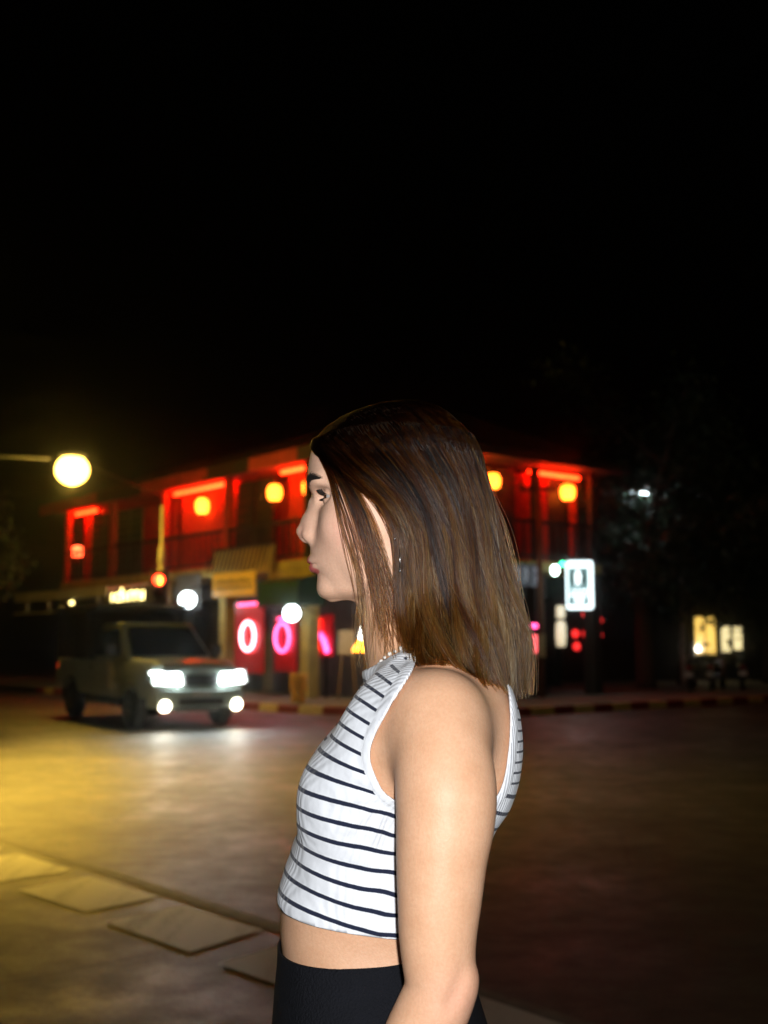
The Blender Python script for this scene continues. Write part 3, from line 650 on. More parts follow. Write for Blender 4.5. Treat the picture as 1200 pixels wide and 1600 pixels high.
# --- trousers and shoes
BLACK = mat('black_cloth', (.006,.0065,.009), .92, var=.35, scale=14, bump=.5, bscale=420, spec=.15)
tx = np.arange(-.32,.30,.007, dtype=np.float32); ty = np.arange(-.30,.30,.007, dtype=np.float32); tz = np.arange(.02,1.14,.007, dtype=np.float32)
Fb, GXb, GYb, GZb = F, GX, GY, GZ
GX, GY, GZ = tx, ty, tz; F = np.full((len(tx),len(ty),len(tz)), 1.0, np.float32)
rows = []
for py, f, b, w in [(1380,440,740,.120),(1440,438,718,.119),(1480,440,718,.122),(1550,434,742,.148),(1640,428,770,.168),(1760,440,778,.172),(1840,470,770,.165)]:
    p, q = S(f,py), S(b,py); rows.append((p[2], p[0]-.003, q[0]+.003, .5*(p[0]+q[0]), w+.003))
loft(rows, 2.3, 0)
hx = S(598,1700)[0]
for sd in (-1, 1):
    chain([np.array([hx,.085*sd,.80]), np.array([hx-.01,.09*sd,.48]), np.array([hx+.01,.095*sd,.06])], [.092,.070,.066], .03)
Pq, Qq = nets(F, 0.0, GX, GY, GZ); Pq = relax(Pq, Qq, 4)
wz = S(445,1471); w2_ = S(628,1508,-.121); WL = (wz[2]-w2_[2])/(w2_[0]-wz[0]); cutp = (wz[2]+WL*wz[0])-(Pq[:,2]+WL*Pq[:,0])
kv = (cutp > -.004) & (Pq[:,2] > .035); okq = kv[Qq].all(1); Qq = Qq[okq]; us = np.unique(Qq); re = np.full(len(Pq),-1,np.int64); re[us] = np.arange(len(us)); Pq = Pq[us]; Qq = re[Qq]
cutp = (wz[2]+WL*wz[0])-(Pq[:,2]+WL*Pq[:,0]); near = cutp < .0055; Pq[near,2] += cutp[near]
Pq[:,0] += .0025*np.sin(Pq[:,2]*60+Pq[:,1]*25)*np.clip((1.0-Pq[:,2])*8,0,1)
tr = link('trousers', quad_mesh('trousers', Pq, Qq), BLACK, person); m_ = tr.modifiers.new('thick','SOLIDIFY'); m_.thickness = .003; m_.offset = -1
tag(tr, 'plain black high-waisted trousers')
F, GX, GY, GZ = Fb, GXb, GYb, GZb
SHOE = mat('white_leather', (.5,.5,.48), .5, var=.2)
for sd in (-1, 1):
    bm_ = MB()
    prof = [(-.17,.030,.035,.022),(-.14,.046,.055,.03),(-.08,.050,.075,.0),(0,.044,.105,.0),(.05,.042,.115,0),(.085,.030,.07,0)]
    ringv = []; sg = 14
    for (x, w, h, _) in prof:
        for k in range(sg):
            th = 2*math.pi*k/sg; zz = .5*h*(1+math.sin(th)); ringv.append((hx+.01+x, .095*sd+w*math.cos(th)*(1 if zz < h*.5 else .85), .002+max(0,zz)))
    n = len(prof); fs = [(i*sg+k, i*sg+(k+1)%sg, (i+1)*sg+(k+1)%sg, (i+1)*sg+k) for i in range(n-1) for k in range(sg)]+[tuple(range(sg)), tuple(range((n-1)*sg, n*sg))]
    bm_.add(ringv, fs).build('shoe', SHOE, person, True)
# ================================================================== the street
def road_material():
    m = bpy.data.materials.new('worn_asphalt'); m.use_nodes = True; N = m.node_tree.nodes; L = m.node_tree.links; b = N['Principled BSDF']
    tc = N.new('ShaderNodeTexCoord')
    n1 = N.new('ShaderNodeTexNoise'); n1.inputs['Scale'].default_value = .8; n1.inputs['Detail'].default_value = 8; n1.inputs['Roughness'].default_value = .65; L.new(tc.outputs['Object'], n1.inputs['Vector'])
    n2 = N.new('ShaderNodeTexNoise'); n2.inputs['Scale'].default_value = 42; n2.inputs['Detail'].default_value = 7; L.new(tc.outputs['Object'], n2.inputs['Vector'])
    n3 = N.new('ShaderNodeTexNoise'); n3.inputs['Scale'].default_value = 3.7; n3.inputs['Detail'].default_value = 8; n3.inputs['Roughness'].default_value = .7; L.new(tc.outputs['Object'], n3.inputs['Vector'])
    vc = N.new('ShaderNodeTexVoronoi'); vc.feature = 'DISTANCE_TO_EDGE'; vc.inputs['Scale'].default_value = .55; wp = N.new('ShaderNodeMix'); wp.data_type = 'VECTOR'; wp.inputs['Factor'].default_value = .12; L.new(tc.outputs['Object'], wp.inputs['A']); L.new(n3.outputs['Color'], wp.inputs['B']); L.new(wp.outputs['Result'], vc.inputs['Vector'])
    ck = N.new('ShaderNodeMapRange'); ck.inputs['From Min'].default_value = 0; ck.inputs['From Max'].default_value = .012; ck.inputs['To Min'].default_value = .35; ck.inputs['To Max'].default_value = 1; L.new(vc.outputs['Distance'], ck.inputs['Value'])
    mm = N.new('ShaderNodeMath'); mm.operation = 'MULTIPLY'; L.new(n1.outputs['Fac'], mm.inputs[0]); L.new(n3.outputs['Fac'], mm.inputs[1])
    rp = N.new('ShaderNodeValToRGB'); rp.color_ramp.elements[0].position = .14; rp.color_ramp.elements[1].position = .40; rp.color_ramp.elements[0].color = (.022,.023,.022,1); rp.color_ramp.elements[1].color = (.085,.085,.078,1)
    L.new(mm.outputs[0], rp.inputs['Fac'])
    sp = N.new('ShaderNodeMix'); sp.data_type = 'RGBA'; sp.blend_type = 'MULTIPLY'; sp.inputs['Factor'].default_value = .7; L.new(rp.outputs['Color'], sp.inputs['A'])
    r2 = N.new('ShaderNodeValToRGB'); r2.color_ramp.elements[0].position = .35; r2.color_ramp.elements[1].position = .7; r2.color_ramp.elements[0].color = (.45,.45,.45,1); r2.color_ramp.elements[1].color = (1,1,1,1); L.new(n2.outputs['Fac'], r2.inputs['Fac']); L.new(r2.outputs['Color'], sp.inputs['B'])
    cm = N.new('ShaderNodeMix'); cm.data_type = 'RGBA'; cm.blend_type = 'MULTIPLY'; cm.inputs['Factor'].default_value = 1; L.new(sp.outputs['Result'], cm.inputs['A']); L.new(ck.outputs['Result'], cm.inputs['B']); L.new(cm.outputs['Result'], b.inputs['Base Color'])
    mr = N.new('ShaderNodeMapRange'); mr.inputs['From Min'].default_value = .12; mr.inputs['From Max'].default_value = .42; mr.inputs['To Min'].default_value = .68; mr.inputs['To Max'].default_value = .36; L.new(mm.outputs[0], mr.inputs['Value']); L.new(mr.outputs['Result'], b.inputs['Roughness'])
    bp = N.new('ShaderNodeBump'); bp.inputs['Strength'].default_value = .55; bp.inputs['Distance'].default_value = .006; L.new(n2.outputs['Fac'], bp.inputs['Height']); L.new(bp.outputs['Normal'], b.inputs['Normal'])
    b.inputs['Specular IOR Level'].default_value = .42
    return m
ROAD = road_material()
g_ = MB(); NX = 24
for i in range(NX):
    for j in range(NX):
        x0 = -260+520*i/NX; y0 = -120+520*j/NX; g_.add([(x0,y0,0),(x0+520/NX,y0,0),(x0+520/NX,y0+520/NX,0),(x0,y0+520/NX,0)], [(0,1,2,3)])
road = tag(g_.build('road', ROAD), kind='structure')
# --- kerb and pavement
kp = catmull([(-60,92),(-30,56),(-14,38.4),(-6.2,28.9),(-2.6,24.6),(-.8,23.2),(1.0,22.75),(2.7,23.0),(4.3,24.2),(6.2,25.8),(13,31.2),(32,46),(90,92)], 12)
kp = [np.array(p) for p in kp]
CONC = mat('pavement_concrete', (.20,.19,.17), .85, var=.35, scale=2.5, bump=.3, bscale=40)
pv = MB(); n = len(kp); top_ = [(p[0],p[1],.14) for p in kp]; poly = top_+[(90,140,.14),(-60,140,.14)]
me = bpy.data.meshes.new('pavement'); me.from_pydata(poly, [], [tuple(range(len(poly)))]); me.update()
pave = tag(link('pavement', me, CONC), kind='structure')
# kerbstones at even steps along the curve
d_ = np.cumsum([0]+[np.linalg.norm(kp[i+1]-kp[i]) for i in range(n-1)]); KA = np.array(kp)
def on_kerb(t): return np.array([np.interp(t, d_, KA[:,0]), np.interp(t, d_, KA[:,1])])
RED = mat('kerb_red_paint', (.20,.012,.010), .6, var=.4, scale=9); WHT = mat('kerb_cream_paint', (.62,.50,.25), .6, var=.3, scale=9)
kerb = empty('kerb', (0,0,0)); tag(kerb, kind='structure')
t_mid = d_[np.argmin([abs(p[0]-1)+abs(p[1]-22.7) for p in kp])]; t = t_mid-16; i = 0
while t < t_mid+17:
    a, b = on_kerb(t+.006), on_kerb(t+.62-.006); c = .5*(a+b); d = b-a; L_ = np.linalg.norm(d); dz = random.uniform(-.006,.006)
    nrm = np.array([-d[1], d[0]])/L_                        # towards the pavement
    o = MB().hexa([(-L_/2,-.02,-.02),(L_/2,-.02,-.02),(L_/2,.17,-.02),(-L_/2,.17,-.02),(-L_/2,.0,.155),(L_/2,.0,.155),(L_/2,.17,.155),(-L_/2,.17,.155)]).build('kerbstone', WHT if i % 2 else RED, kerb, bevel=.012)
    o.location = (c[0], c[1], dz); o.rotation_euler = (0,0,math.atan2(d[1], d[0])+random.uniform(-.008,.008)); t += .62; i += 1
# --- crossing stripes (worn white paint)
def paint_material():
    m = bpy.data.materials.new('worn_white_paint'); m.use_nodes = True; N = m.node_tree.nodes; L = m.node_tree.links; b = N['Principled BSDF']
    tc = N.new('ShaderNodeTexCoord'); nz = N.new('ShaderNodeTexNoise'); nz.inputs['Scale'].default_value = 70; nz.inputs['Detail'].default_value = 12; nz.inputs['Roughness'].default_value = .7; L.new(tc.outputs['Object'], nz.inputs['Vector'])
    mp = N.new('ShaderNodeMapping'); mp.inputs['Rotation'].default_value = (0,0,R(-58)); mp.inputs['Scale'].default_value = (4,.5,1); L.new(tc.outputs['Object'], mp.inputs['Vector'])
    n2 = N.new('ShaderNodeTexNoise'); n2.inputs['Scale'].default_value = 1.5; L.new(mp.outputs['Vector'], n2.inputs['Vector'])
    ml = N.new('ShaderNodeMath'); ml.operation = 'ADD'; L.new(nz.outputs['Fac'], ml.inputs[0]); L.new(n2.outputs['Fac'], ml.inputs[1])
    rp = N.new('ShaderNodeValToRGB'); rp.color_ramp.elements[0].position = .72; rp.color_ramp.elements[1].position = 1.15; rp.color_ramp.elements[0].color = (.07,.07,.065,1); rp.color_ramp.elements[1].color = (.44,.45,.41,1)
    L.new(ml.outputs[0], rp.inputs['Fac']); L.new(rp.outputs['Color'], b.inputs['Base Color']); b.inputs['Roughness'].default_value = .6
    return m
PAINT = paint_material()
A_, B_, D_ = ground(30,1391)[:2], ground(125,1428)[:2], ground(145,1370)[:2]
A2 = ground(165,1441)[:2]; du = (A2-A_); du_len = np.linalg.norm(du); du = du/du_len; sv = D_-A_; sl_ = np.linalg.norm(B_-A_)
cross = empty('crossing', (A_[0], A_[1], 0)); tag(cross, kind='structure')
for k in range(-4, 9):
    a = A_+du*du_len*k; q = [a, a+du*sl_, a+du*sl_+sv, a+sv]
    j = lambda p: (p[0]-A_[0]+random.uniform(-.02,.02), p[1]-A_[1]+random.uniform(-.02,.02), .005)
    m_ = MB(); c4 = [j(p) for p in q]; m_.add(c4, [(0,1,2,3)]).build('stripe', PAINT, cross)
e1, e2 = ground(95,1345)[:2], ground(262,1400)[:2]; ed_ = (e2-e1)/np.linalg.norm(e2-e1); en = np.array([-ed_[1], ed_[0]])
j = lambda p: (p[0]-A_[0], p[1]-A_[1], .004)
MB().add([j(e1-ed_*9), j(e2+ed_*9), j(e2+ed_*9+en*.10), j(e1-ed_*9+en*.10)], [(0,1,2,3)]).build('edge_line', mat('faded_paint', (.12,.115,.10), .75, var=.6, scale=7), cross)

# ================================================================== the corner shophouse
COR = np.array([.0, 25.0]); UD = np.array([-.63,.7766]); UD /= np.linalg.norm(UD); VD = np.array([UD[1], -UD[0]])
BANG = math.atan2(VD[1], VD[0])
def bloc(v, u, z=0): p = COR+VD*v+UD*u; return (p[0], p[1], z)
def hitL(px, py, n=0.0):
    """pixel on the left facade plane, n metres in front of it -> (u, z)"""
    d = ray(px, py); k = (COR@VD-n)/(d[:2]@VD); p = np.array([0,0,CAM_H])+d*k; return ((p[:2]-COR)@UD, p[2])
def hitR(px, py, n=0.0):
    d = ray(px, py); k = (COR@UD-n)/(d[:2]@UD); p = np.array([0,0,CAM_H])+d*k; return ((p[:2]-COR)@VD, p[2])
def recL(x0, y0, x1, y1, n=0.0):
    xm, ym = .5*(x0+x1), .5*(y0+y1); return hitL(x1,ym,n)[0], hitL(x0,ym,n)[0], hitL(xm,y1,n)[1], hitL(xm,y0,n)[1]     # u0,u1,z0,z1
def recR(x0, y0, x1, y1, n=0.0):
    xm, ym = .5*(x0+x1), .5*(y0+y1); return hitR(x0,ym,n)[0], hitR(x1,ym,n)[0], hitR(xm,y1,n)[1], hitR(xm,y0,n)[1]
REDW = mat('red_painted_wall', (.42,.045,.022), .75, var=.3, scale=3); YELW = mat('yellow_plaster', (.42,.33,.10), .8, var=.35, scale=2.2, bump=.2)
DKW = mat('dark_timber', (.030,.020,.014), .7, var=.4, scale=8); GRNS = mat('green_shutter_paint', (.045,.085,.045), .6, var=.35, scale=10)
TILE = mat('dark_roof_tile', (.05,.028,.020), .8, var=.4, scale=5); GREYP = mat('grey_render', (.17,.18,.19), .8, var=.3, scale=3)
GLASSD = mat('dark_shop_glass', (.012,.015,.016), .12, var=.2, spec=.6); CREAM = mat('cream_metal', (.62,.58,.46), .5, var=.2)
BLK = mat('black_metal', (.012,.012,.013), .45, var=.2); REDC = mat('red_cloth', (.50,.05,.02), .85, var=.3, scale=7)
BL, BR_ = 17.0, 7.2                                        # lengths of the left and right facade
Z1 = 3.42; EAVE = 5.95
bld = empty('corner_shophouse', bloc(0,0,.14), BANG, 'two-storey corner shophouse with red-lit upper balconies behind the standing person', 'building')
def bpart(name, m, mt, parent=bld, bevel=0.0, smooth=False):
    for i in range(len(m.v)): x, y, z = m.v[i]; m.v[i] = (x, y, z-.14)
    return m.build(name, mt, parent, smooth, bevel)
# solid core, slabs, roof  (local x = v into the block from the left facade, local y = u into the block from the right facade)
bpart('ground_floor_wall', MB().box(1.6,6.9,1.6,BL-.05,.14,Z1-.26), GREYP)
bpart('floor_slab', MB().box(0,BR_,0,BL,Z1-.25,Z1), YELW, bevel=.02)
bpart('upper_wall', MB().box(1.5,6.8,1.5,BL-.06,Z1+.002,EAVE-.1), REDW)
rf = MB(); o_ = .55
rf.add([(-o_,-o_,EAVE-.02),(BR_+o_,-o_,EAVE-.02),(BR_+o_,BL+o_,EAVE-.02),(-o_,BL+o_,EAVE-.02),(BR_/2,2.2,EAVE+1.5),(BR_/2,BL-2.2,EAVE+1.5),
        (-o_,-o_,EAVE-.14),(BR_+o_,-o_,EAVE-.14),(BR_+o_,BL+o_,EAVE-.14),(-o_,BL+o_,EAVE-.14)],
       [(0,1,4),(1,2,5,4),(2,3,5),(3,0,4,5),(6,9,8,7),(0,6,7,1),(1,7,8,2),(2,8,9,3),(3,9,6,0)])
roof = bpart('roof', rf, TILE)
for k in range(26):                                        # ribs of the tiled roof
    y = -o_+.4+k*(BL+2*o_-.8)/25; t_ = min(1, (y+o_)/(2.2+o_), (BL+o_-y)/(2.2+o_))
    bpart('roof_rib', MB().tube([(-o_,y,EAVE+.01),(-o_+(BR_/2+o_)*t_,y,EAVE+.01+1.52*t_)], .045, 6), TILE, roof)

for a_, b_, m_ in ((-o_,2.5,DKW),(2.504,4.6,REDW),(4.604,6.6,DKW),(6.604,10.3,REDW),(10.304,13.2,TILE),(13.204,BL+o_,REDW)): bpart('fascia', MB().box(-o_-.04,-o_-.002,a_,b_,EAVE-.31,EAVE+.02), m_)
bpart('fascia', MB().box(-o_,BR_+o_,-o_-.04,-o_-.002,EAVE-.2,EAVE+.02), DKW)
bpart('soffit', MB().box(-o_+.01,1.49,-o_+.01,BL,EAVE-.19,EAVE-.145), REDW)
# columns of the two facades
for y in (.18, 3.0, 6.7, 10.2, 13.5, 16.8):
    bpart('column', MB().box(.002,.34,y-.17,y+.17,.14,Z1-.252), YELW, bevel=.02)
    bpart('upper_column', MB().box(.04,.24,y-.10,y+.10,Z1+.002,EAVE-.2), REDW if y > 3.5 else DKW, bevel=.01)
for x in (2.6, 4.9, 7.0):
    bpart('column', MB().box(x-.17,x+.17,.01,.34,.14,Z1-.252), DKW, bevel=.02)
    bpart('upper_column', MB().box(x-.09,x+.09,.05,.22,Z1+.002,EAVE-.2), DKW, bevel=.01)
# balcony railings: top rail, bottom rail and balusters
rail = bpart('railing', MB().box(.05,.12,.1,BL-.1,Z1+.92,Z1+1.0), DKW); bpart('bottom_rail', MB().box(.06,.11,.1,BL-.1,Z1+.08,Z1+.14), DKW, rail)
y = .32
while y < BL-.2:
    bpart('baluster', MB().box(.07,.10,y-.03,y+.03,Z1+.141,Z1+.919), DKW, rail); y += .31
rail2 = bpart('railing', MB().box(.15,BR_-.05,.05,.12,Z1+.92,Z1+1.0), DKW); bpart('bottom_rail', MB().box(.15,BR_-.05,.06,.11,Z1+.08,Z1+.14), DKW, rail2)
x = .4
while x < BR_-.1:
    bpart('baluster', MB().box(x-.03,x+.03,.07,.10,Z1+.141,Z1+.919), DKW, rail2); x += .31
# doors, shutters and windows of the upper floor on the left side
def leaf(name, mt, u0, u1, z0, z1, n0=1.40, slats=8):
    d = bpart(name, MB().box(n0,n0+.06,u0,u1,z0,z1), mt, bevel=.01)
    for k in range(slats):
        za = z0+.06+(z1-z0-.12)*k/slats; bpart('slat', MB().hexa([(n0-.03,u0+.06,za),(n0-.001,u0+.06,za+.05),(n0-.001,u1-.06,za+.05),(n0-.03,u1-.06,za),(n0-.03,u0+.06,za+.03),(n0-.001,u0+.06,za+.08),(n0-.001,u1-.06,za+.08),(n0-.03,u1-.06,za+.03)]), mt, d)
for u in (11.9, 12.75, 13.75, 14.6): leaf('shutter', GRNS, u, u+.78, Z1+.05, Z1+2.1, .30)
for u in (4.85, 5.75): leaf('shutter', DKW, u, u+.8, Z1+.05, Z1+2.2, .30)
# dark projecting hood over the unlit bay
bpart('bay_hood', MB().prism([(-.7,4.6,EAVE-.35),(-.7,4.6,EAVE-.25),(.3,4.6,EAVE+.10),(.3,4.6,EAVE-.05)], (0,2.1,0)), DKW, bevel=.01)
# red curtains hung in the lit bays, with real folds
def curtain(u0, u1, z0, z1, n, mt=REDC):
    k = 26; m = MB()
    vs = [(n+.05*math.sin(i*1.7)+.012*math.sin(i*4.1), u0+(u1-u0)*i/k, z) for z in (z0, z1) for i in range(k+1)]
    m.add(vs, [(i,i+1,k+2+i,k+1+i) for i in range(k)]); return bpart('curtain', m, mt, smooth=True)
for u0, u1 in ((6.85,7.5),(8.0,8.75),(9.5,10.05),(7.5,7.98),(8.78,9.46),(3.62,3.98),(2.42,3.1),(3.15,3.6),(4.0,4.55),(1.4,2.4),(10.35,10.9),(15.0,15.35),(16.1,16.6)): curtain(u0, u1, Z1+.05, EAVE-.2, .62)
# right facade upper floor: red curtains only near the lanterns, the rest dark boards
for x in (1.0, 1.75, 3.3, 4.05, 5.9): 
    d = bpart('shutter', MB().box(x,x+.66,.62,.68,Z1+.02,EAVE-.2), DKW, bevel=.01)
def curtainR(x0, x1, n=.55):
    k = 20; m = MB(); vs = [(x0+(x1-x0)*i/k, n+.045*math.sin(i*1.7), z) for z in (Z1+.05, EAVE-.3) for i in range(k+1)]
    m.add(vs, [(i,i+1,k+2+i,k+1+i) for i in range(k)]); return bpart('curtain', m, REDC, smooth=True)
curtainR(2.75,3.2); curtainR(4.85,5.35); curtainR(5.5,5.8); curtainR(6.62,6.9)
# --- ground floor shopfronts of the left side: glass, doors, frames
def pane(u0, u1, z0, z1, n=1.0, fr=.05):
    w = bpart('shop_window', MB().box(n,n+.03,u0,u1,z0,z1), GLASSD)
    bpart('frame', MB().box(n-.03,n-.001,u0-fr,u1+fr,z0-fr,z0).box(n-.03,n-.001,u0-fr,u1+fr,z1,z1+fr).box(n-.03,n-.001,u0-fr,u0-.001,z0+.001,z1-.001).box(n-.03,n-.001,u1+.001,u1+fr,z0+.001,z1-.001), BLK, w)
for u in (7.0, 8.55, 10.5, 12.1, 13.8, 15.3): pane(u, u+1.35, .35, 2.55)
for x in (.6, 3.0, 5.2):
    w = bpart('shop_window', MB().box(x,x+1.5,1.0,1.03,.35,2.5), GLASSD); bpart('frame', MB().box(x-.05,x+1.55,.97,.999,.30,.35).box(x-.05,x+1.55,.97,.999,2.5,2.55), BLK, w)
bpart('upper_band', MB().box(-.03,-.002,2.6,4.5,2.66,Z1-.26), YELW)
u0,u1,z0,z1 = recL(275,897,313,952,.05); bpart('grey_panel', MB().box(-.07,-.03,u0,u1,z0,z1), GREYP, bevel=.01)
# --- awning with dark struts over the yellow sign
u0,u1,z0,z1 = recL(334,853,430,897,.05)
aw = bpart('strut_awning', MB().box(-.06,-.035,u0,u1,z0,z1), YELW)
for k in range(15):
    ua = u0+(u1-u0)*(k+.5)/15; bpart('strut', MB().tube([(-.10,ua+.10,z1-.02),(-.42,ua-.13,z0+.06)], .022, 6), BLK, aw)
bpart('awning_rail', MB().tube([(-.10,u0,z1-.02),(-.10,u1,z1-.02)], .03, 8), BLK, aw)
# --- white canopy over the far shops
u0,u1 = 10.3, 17.0
cn = empty('shop_canopy', bloc(-.9, 13.6, 2.9), BANG, 'long cream canopy above the shops at the far left of the shophouse', 'canopy')
def cpart(name, m, mt, par=cn, loc=(-.9,13.6,2.9), bevel=.0, smooth=False):
    m.v = [(x-loc[0], y-loc[1], z-loc[2]) for x,y,z in m.v]; return m.build(name, mt, par, smooth, bevel)
cpart('canopy_sheet', MB().hexa([(-1.5,u0,2.86),(-.05,u0,3.1),(-.05,u1,3.1),(-1.5,u1,2.86),(-1.5,u0,2.92),(-.05,u0,3.16),(-.05,u1,3.16),(-1.5,u1,2.92)]), CREAM, bevel=.01)
cpart('fascia_board', MB().box(-1.56,-1.502,u0,u1,2.72,3.0), CREAM, bevel=.01)
cpart('lower_trim', MB().box(-1.57,-1.52,u0+.6,u1+.1,2.33,2.38), CREAM)
for u in (10.9, 12.6, 14.3, 16.0): cpart('bracket', MB().box(-1.54,-1.50,u-.02,u+.02,2.381,2.719), CREAM)

# ================================================================== lit things on the shophouse
def ground_thing(name, v, u, z, label, cat, group=None): return empty(name, bloc(v,u,z), BANG, label, cat, group)
LANT = glow('paper_lantern_glow', (1.0,.16,.010), 14.0); LANTR = glow('red_lantern_glow', (1.0,.07,.02), 14.0)
def lantern(v, u, z, h, label, m=LANT, w=.17):
    t = ground_thing('lantern', v, u, z, label, 'lantern', 'orange lanterns on the upper balconies')
    MB().lathe([(w*.55,-h/2),(w*.85,-h*.42),(w*1.06,-h*.2),(w*1.1,0),(w*1.06,h*.2),(w*.85,h*.42),(w*.55,h/2)], seg=20).build('paper_shade', m, t, True)
    for q_ in (-.3,-.1,.1,.3): rr_ = w*(1.1-.9*q_*q_)+.004; MB().tube([(rr_*math.cos(a),rr_*math.sin(a),q_*h) for a in np.linspace(0,2*math.pi,17)[:-1]], .006, 5, True).build('rib', DKW, t, True)
    MB().lathe([(w*.5,-h/2-.03),(w*.5,-h/2-.002)], seg=14).build('base_ring', DKW, t); MB().lathe([(.012,-h/2-.22),(.022,-h/2-.1),(.008,-h/2-.031)], seg=8).build('tassel', REDC, t, True)
    MB().lathe([(w*.6,h/2+.002),(w*.5,h/2+.05)], seg=14).build('cap', DKW, t, True)
    MB().tube([(0,0,h/2+.03),(0,0,EAVE-.2-z)], .008, 5).build('cord', BLK, t)
    return t
for (px, py, n, h, lb) in [(316,791,-.32,.42,'glowing orange lantern on the red balcony above the traffic light'),(429,770,-.32,.40,'glowing orange lantern on the balcony just in front of the forehead'),(484,762,-.32,.40,'glowing orange lantern at the brow of the standing person, partly hidden'),(121,862,-.45,.34,'red lantern at the far left end of the balcony')]:
    u, z = hitL(px, py, n); lantern(-n, u, z, h, lb, LANTR if px == 121 else LANT)
for (px, py, n, h, lb) in [(770,752,-.30,.36,'glowing orange lantern on the balcony right behind the hair'),(887,769,-.30,.40,'glowing orange lantern at the far right end of the balcony')]:
    v, z = hitR(px, py, n); lantern(v, -n, z, h, lb)
REDT = glow('added_red_tube_glow', (1.0,.014,.002), 64.0)  # red tubes added under the eaves to brighten the balcony walls
def red_tube(v, a0, a1, z, side, label):
    t = ground_thing('added_red_tube', v if side == 'L' else .5*(a0+a1), .5*(a0+a1) if side == 'L' else v, z, label, 'light', 'red tubes added under the eaves to light the balconies'); h = .5*(a1-a0)
    e_ = (lambda s: (0,s,0)) if side == 'L' else (lambda s: (s,0,0))
    MB().tube([e_(-h), e_(h)], .045, 8).build('tube', REDT, t, True)
    for s in (-1,1): MB().lathe([(.03,-.02),(.03,.10)], e_(s*(h-.03)), 8).build('holder', BLK, t)
for a0, a1, lb in ((6.9,10.0,'added red tube under the eave, brightening the red balcony'),(2.9,4.5,'added red tube under the eave in front of the forehead'),(15.2,16.7,'added red tube at the far left end of the balcony')): red_tube(.34, a0, a1, EAVE-.26, 'L', lb)
for a0, a1, lb in ((2.5,3.2,'added red tube under the eave right behind the hair'),(4.9,6.7,'added red tube at the far right end of the balcony')): red_tube(.30, a0, a1, EAVE-.30, 'R', lb)
# neon rings on red panels
NEON = glow('white_pink_neon', (1.0,.30,.36), 9.0); PINK = glow('pink_neon', (1.0,.06,.26), 6.0); REDPAN = mat('red_gloss_panel', (.55,.015,.02), .35, var=.2)
def ring_panel(px0, py0, px1, py1, cx, cy, rpx, label, m):
    n = .1; u0,u1,z0,z1 = recL(px0,py0,px1,py1,n); uc, zc = hitL(cx,cy,n); r = rpx*np.hypot(*(COR-VD*n+UD*uc))/FPX
    t = ground_thing('neon_sign', -n, .5*(u0+u1), z0, label, 'neon sign', 'neon ring signs on the shopfront'); um = .5*(u0+u1)
    MB().box(0,.05,u0-um,u1-um,0,z1-z0).build('panel', REDPAN, t, bevel=.01)
    MB().tube([(-.06, uc-um+r*.95*math.cos(a), zc-z0+r*1.08*math.sin(a)) for a in np.linspace(0,2*math.pi,40)[:-1]], .036, 8, True).build('neon_ring', m, t, True)
    MB().tube([(-.05,u0-um+.12,z1-z0-.06),(-.05,u1-um-.25,z1-z0-.08)], .03, 8).build('neon_tube', PINK, t, True)
    for a in (.5, 2.6, 4.2): MB().tube([(0,uc-um+r*.95*math.cos(a),zc-z0+r*1.08*math.sin(a)),(-.06,uc-um+r*.95*math.cos(a),zc-z0+r*1.08*math.sin(a))], .012, 5).build('clip', BLK, t)
ring_panel(366,940,411,1052,390,994,20,'white neon ring glowing on a tall red panel above the headlights',NEON)
ring_panel(428,962,462,1050,444,996,20,'pink neon ring on a red panel half hidden behind the yellow column',PINK)
# yellow signboard with small printed marks, its paint given a faint glow
SIGNY = mat('yellow_sign_glow_paint', (.70,.40,.02), .5, var=.15, scale=5, emit=(1,.55,.02), estr=.16); INK = mat('brown_ink', (.20,.11,.01), .7, var=.2)
u0,u1,z0,z1 = recL(332,894,397,932,.5); um = .5*(u0+u1)
t = ground_thing('signboard', -.5, um, z0, 'yellow rectangular signboard with small brown lettering above the neon ring', 'sign')
MB().box(0,.06,u0-um,u1-um,0,z1-z0).build('board', SIGNY, t, bevel=.01)
for row, (zr, hh) in enumerate(((.34,.10),(.20,.09))):
    k = 0; y = u1-um-.14
    while y > u0-um+.14:
        w = random.uniform(.03,.07); MB().box(-.006,-.001,y-w,y,zr*(z1-z0)/.62,(zr+hh*random.uniform(.6,1))*(z1-z0)/.62).build('lettering', INK, t); y -= w+.03
MB().tube([(.06,0,z1-z0-.02),(.5,0,z1-z0+.1)], .02, 6).build('bracket', BLK, t)
# dark green awning box
u0,u1,z0,z1 = recL(401,902,466,946,.8); um = .5*(u0+u1)
GRNA = mat('dark_green_canvas', (.010,.055,.030), .8, var=.3, scale=6)
t = ground_thing('awning', -.0, um, z0, 'dark green box awning beside the yellow signboard', 'awning')
MB().prism([(-.8,u0-um,0),(-.8,u0-um,z1-z0-.1),(-.6,u0-um,z1-z0),(-.04,u0-um,z1-z0+.05),(-.04,u0-um,0)], (0,u1-u0,0)).build('canvas', GRNA, t, bevel=.02)
for yy in (u0-um+.05, u1-um-.05): MB().tube([(-.78,yy,-.01),(-.04,yy,-.25)], .012, 6).build('arm', BLK, t)
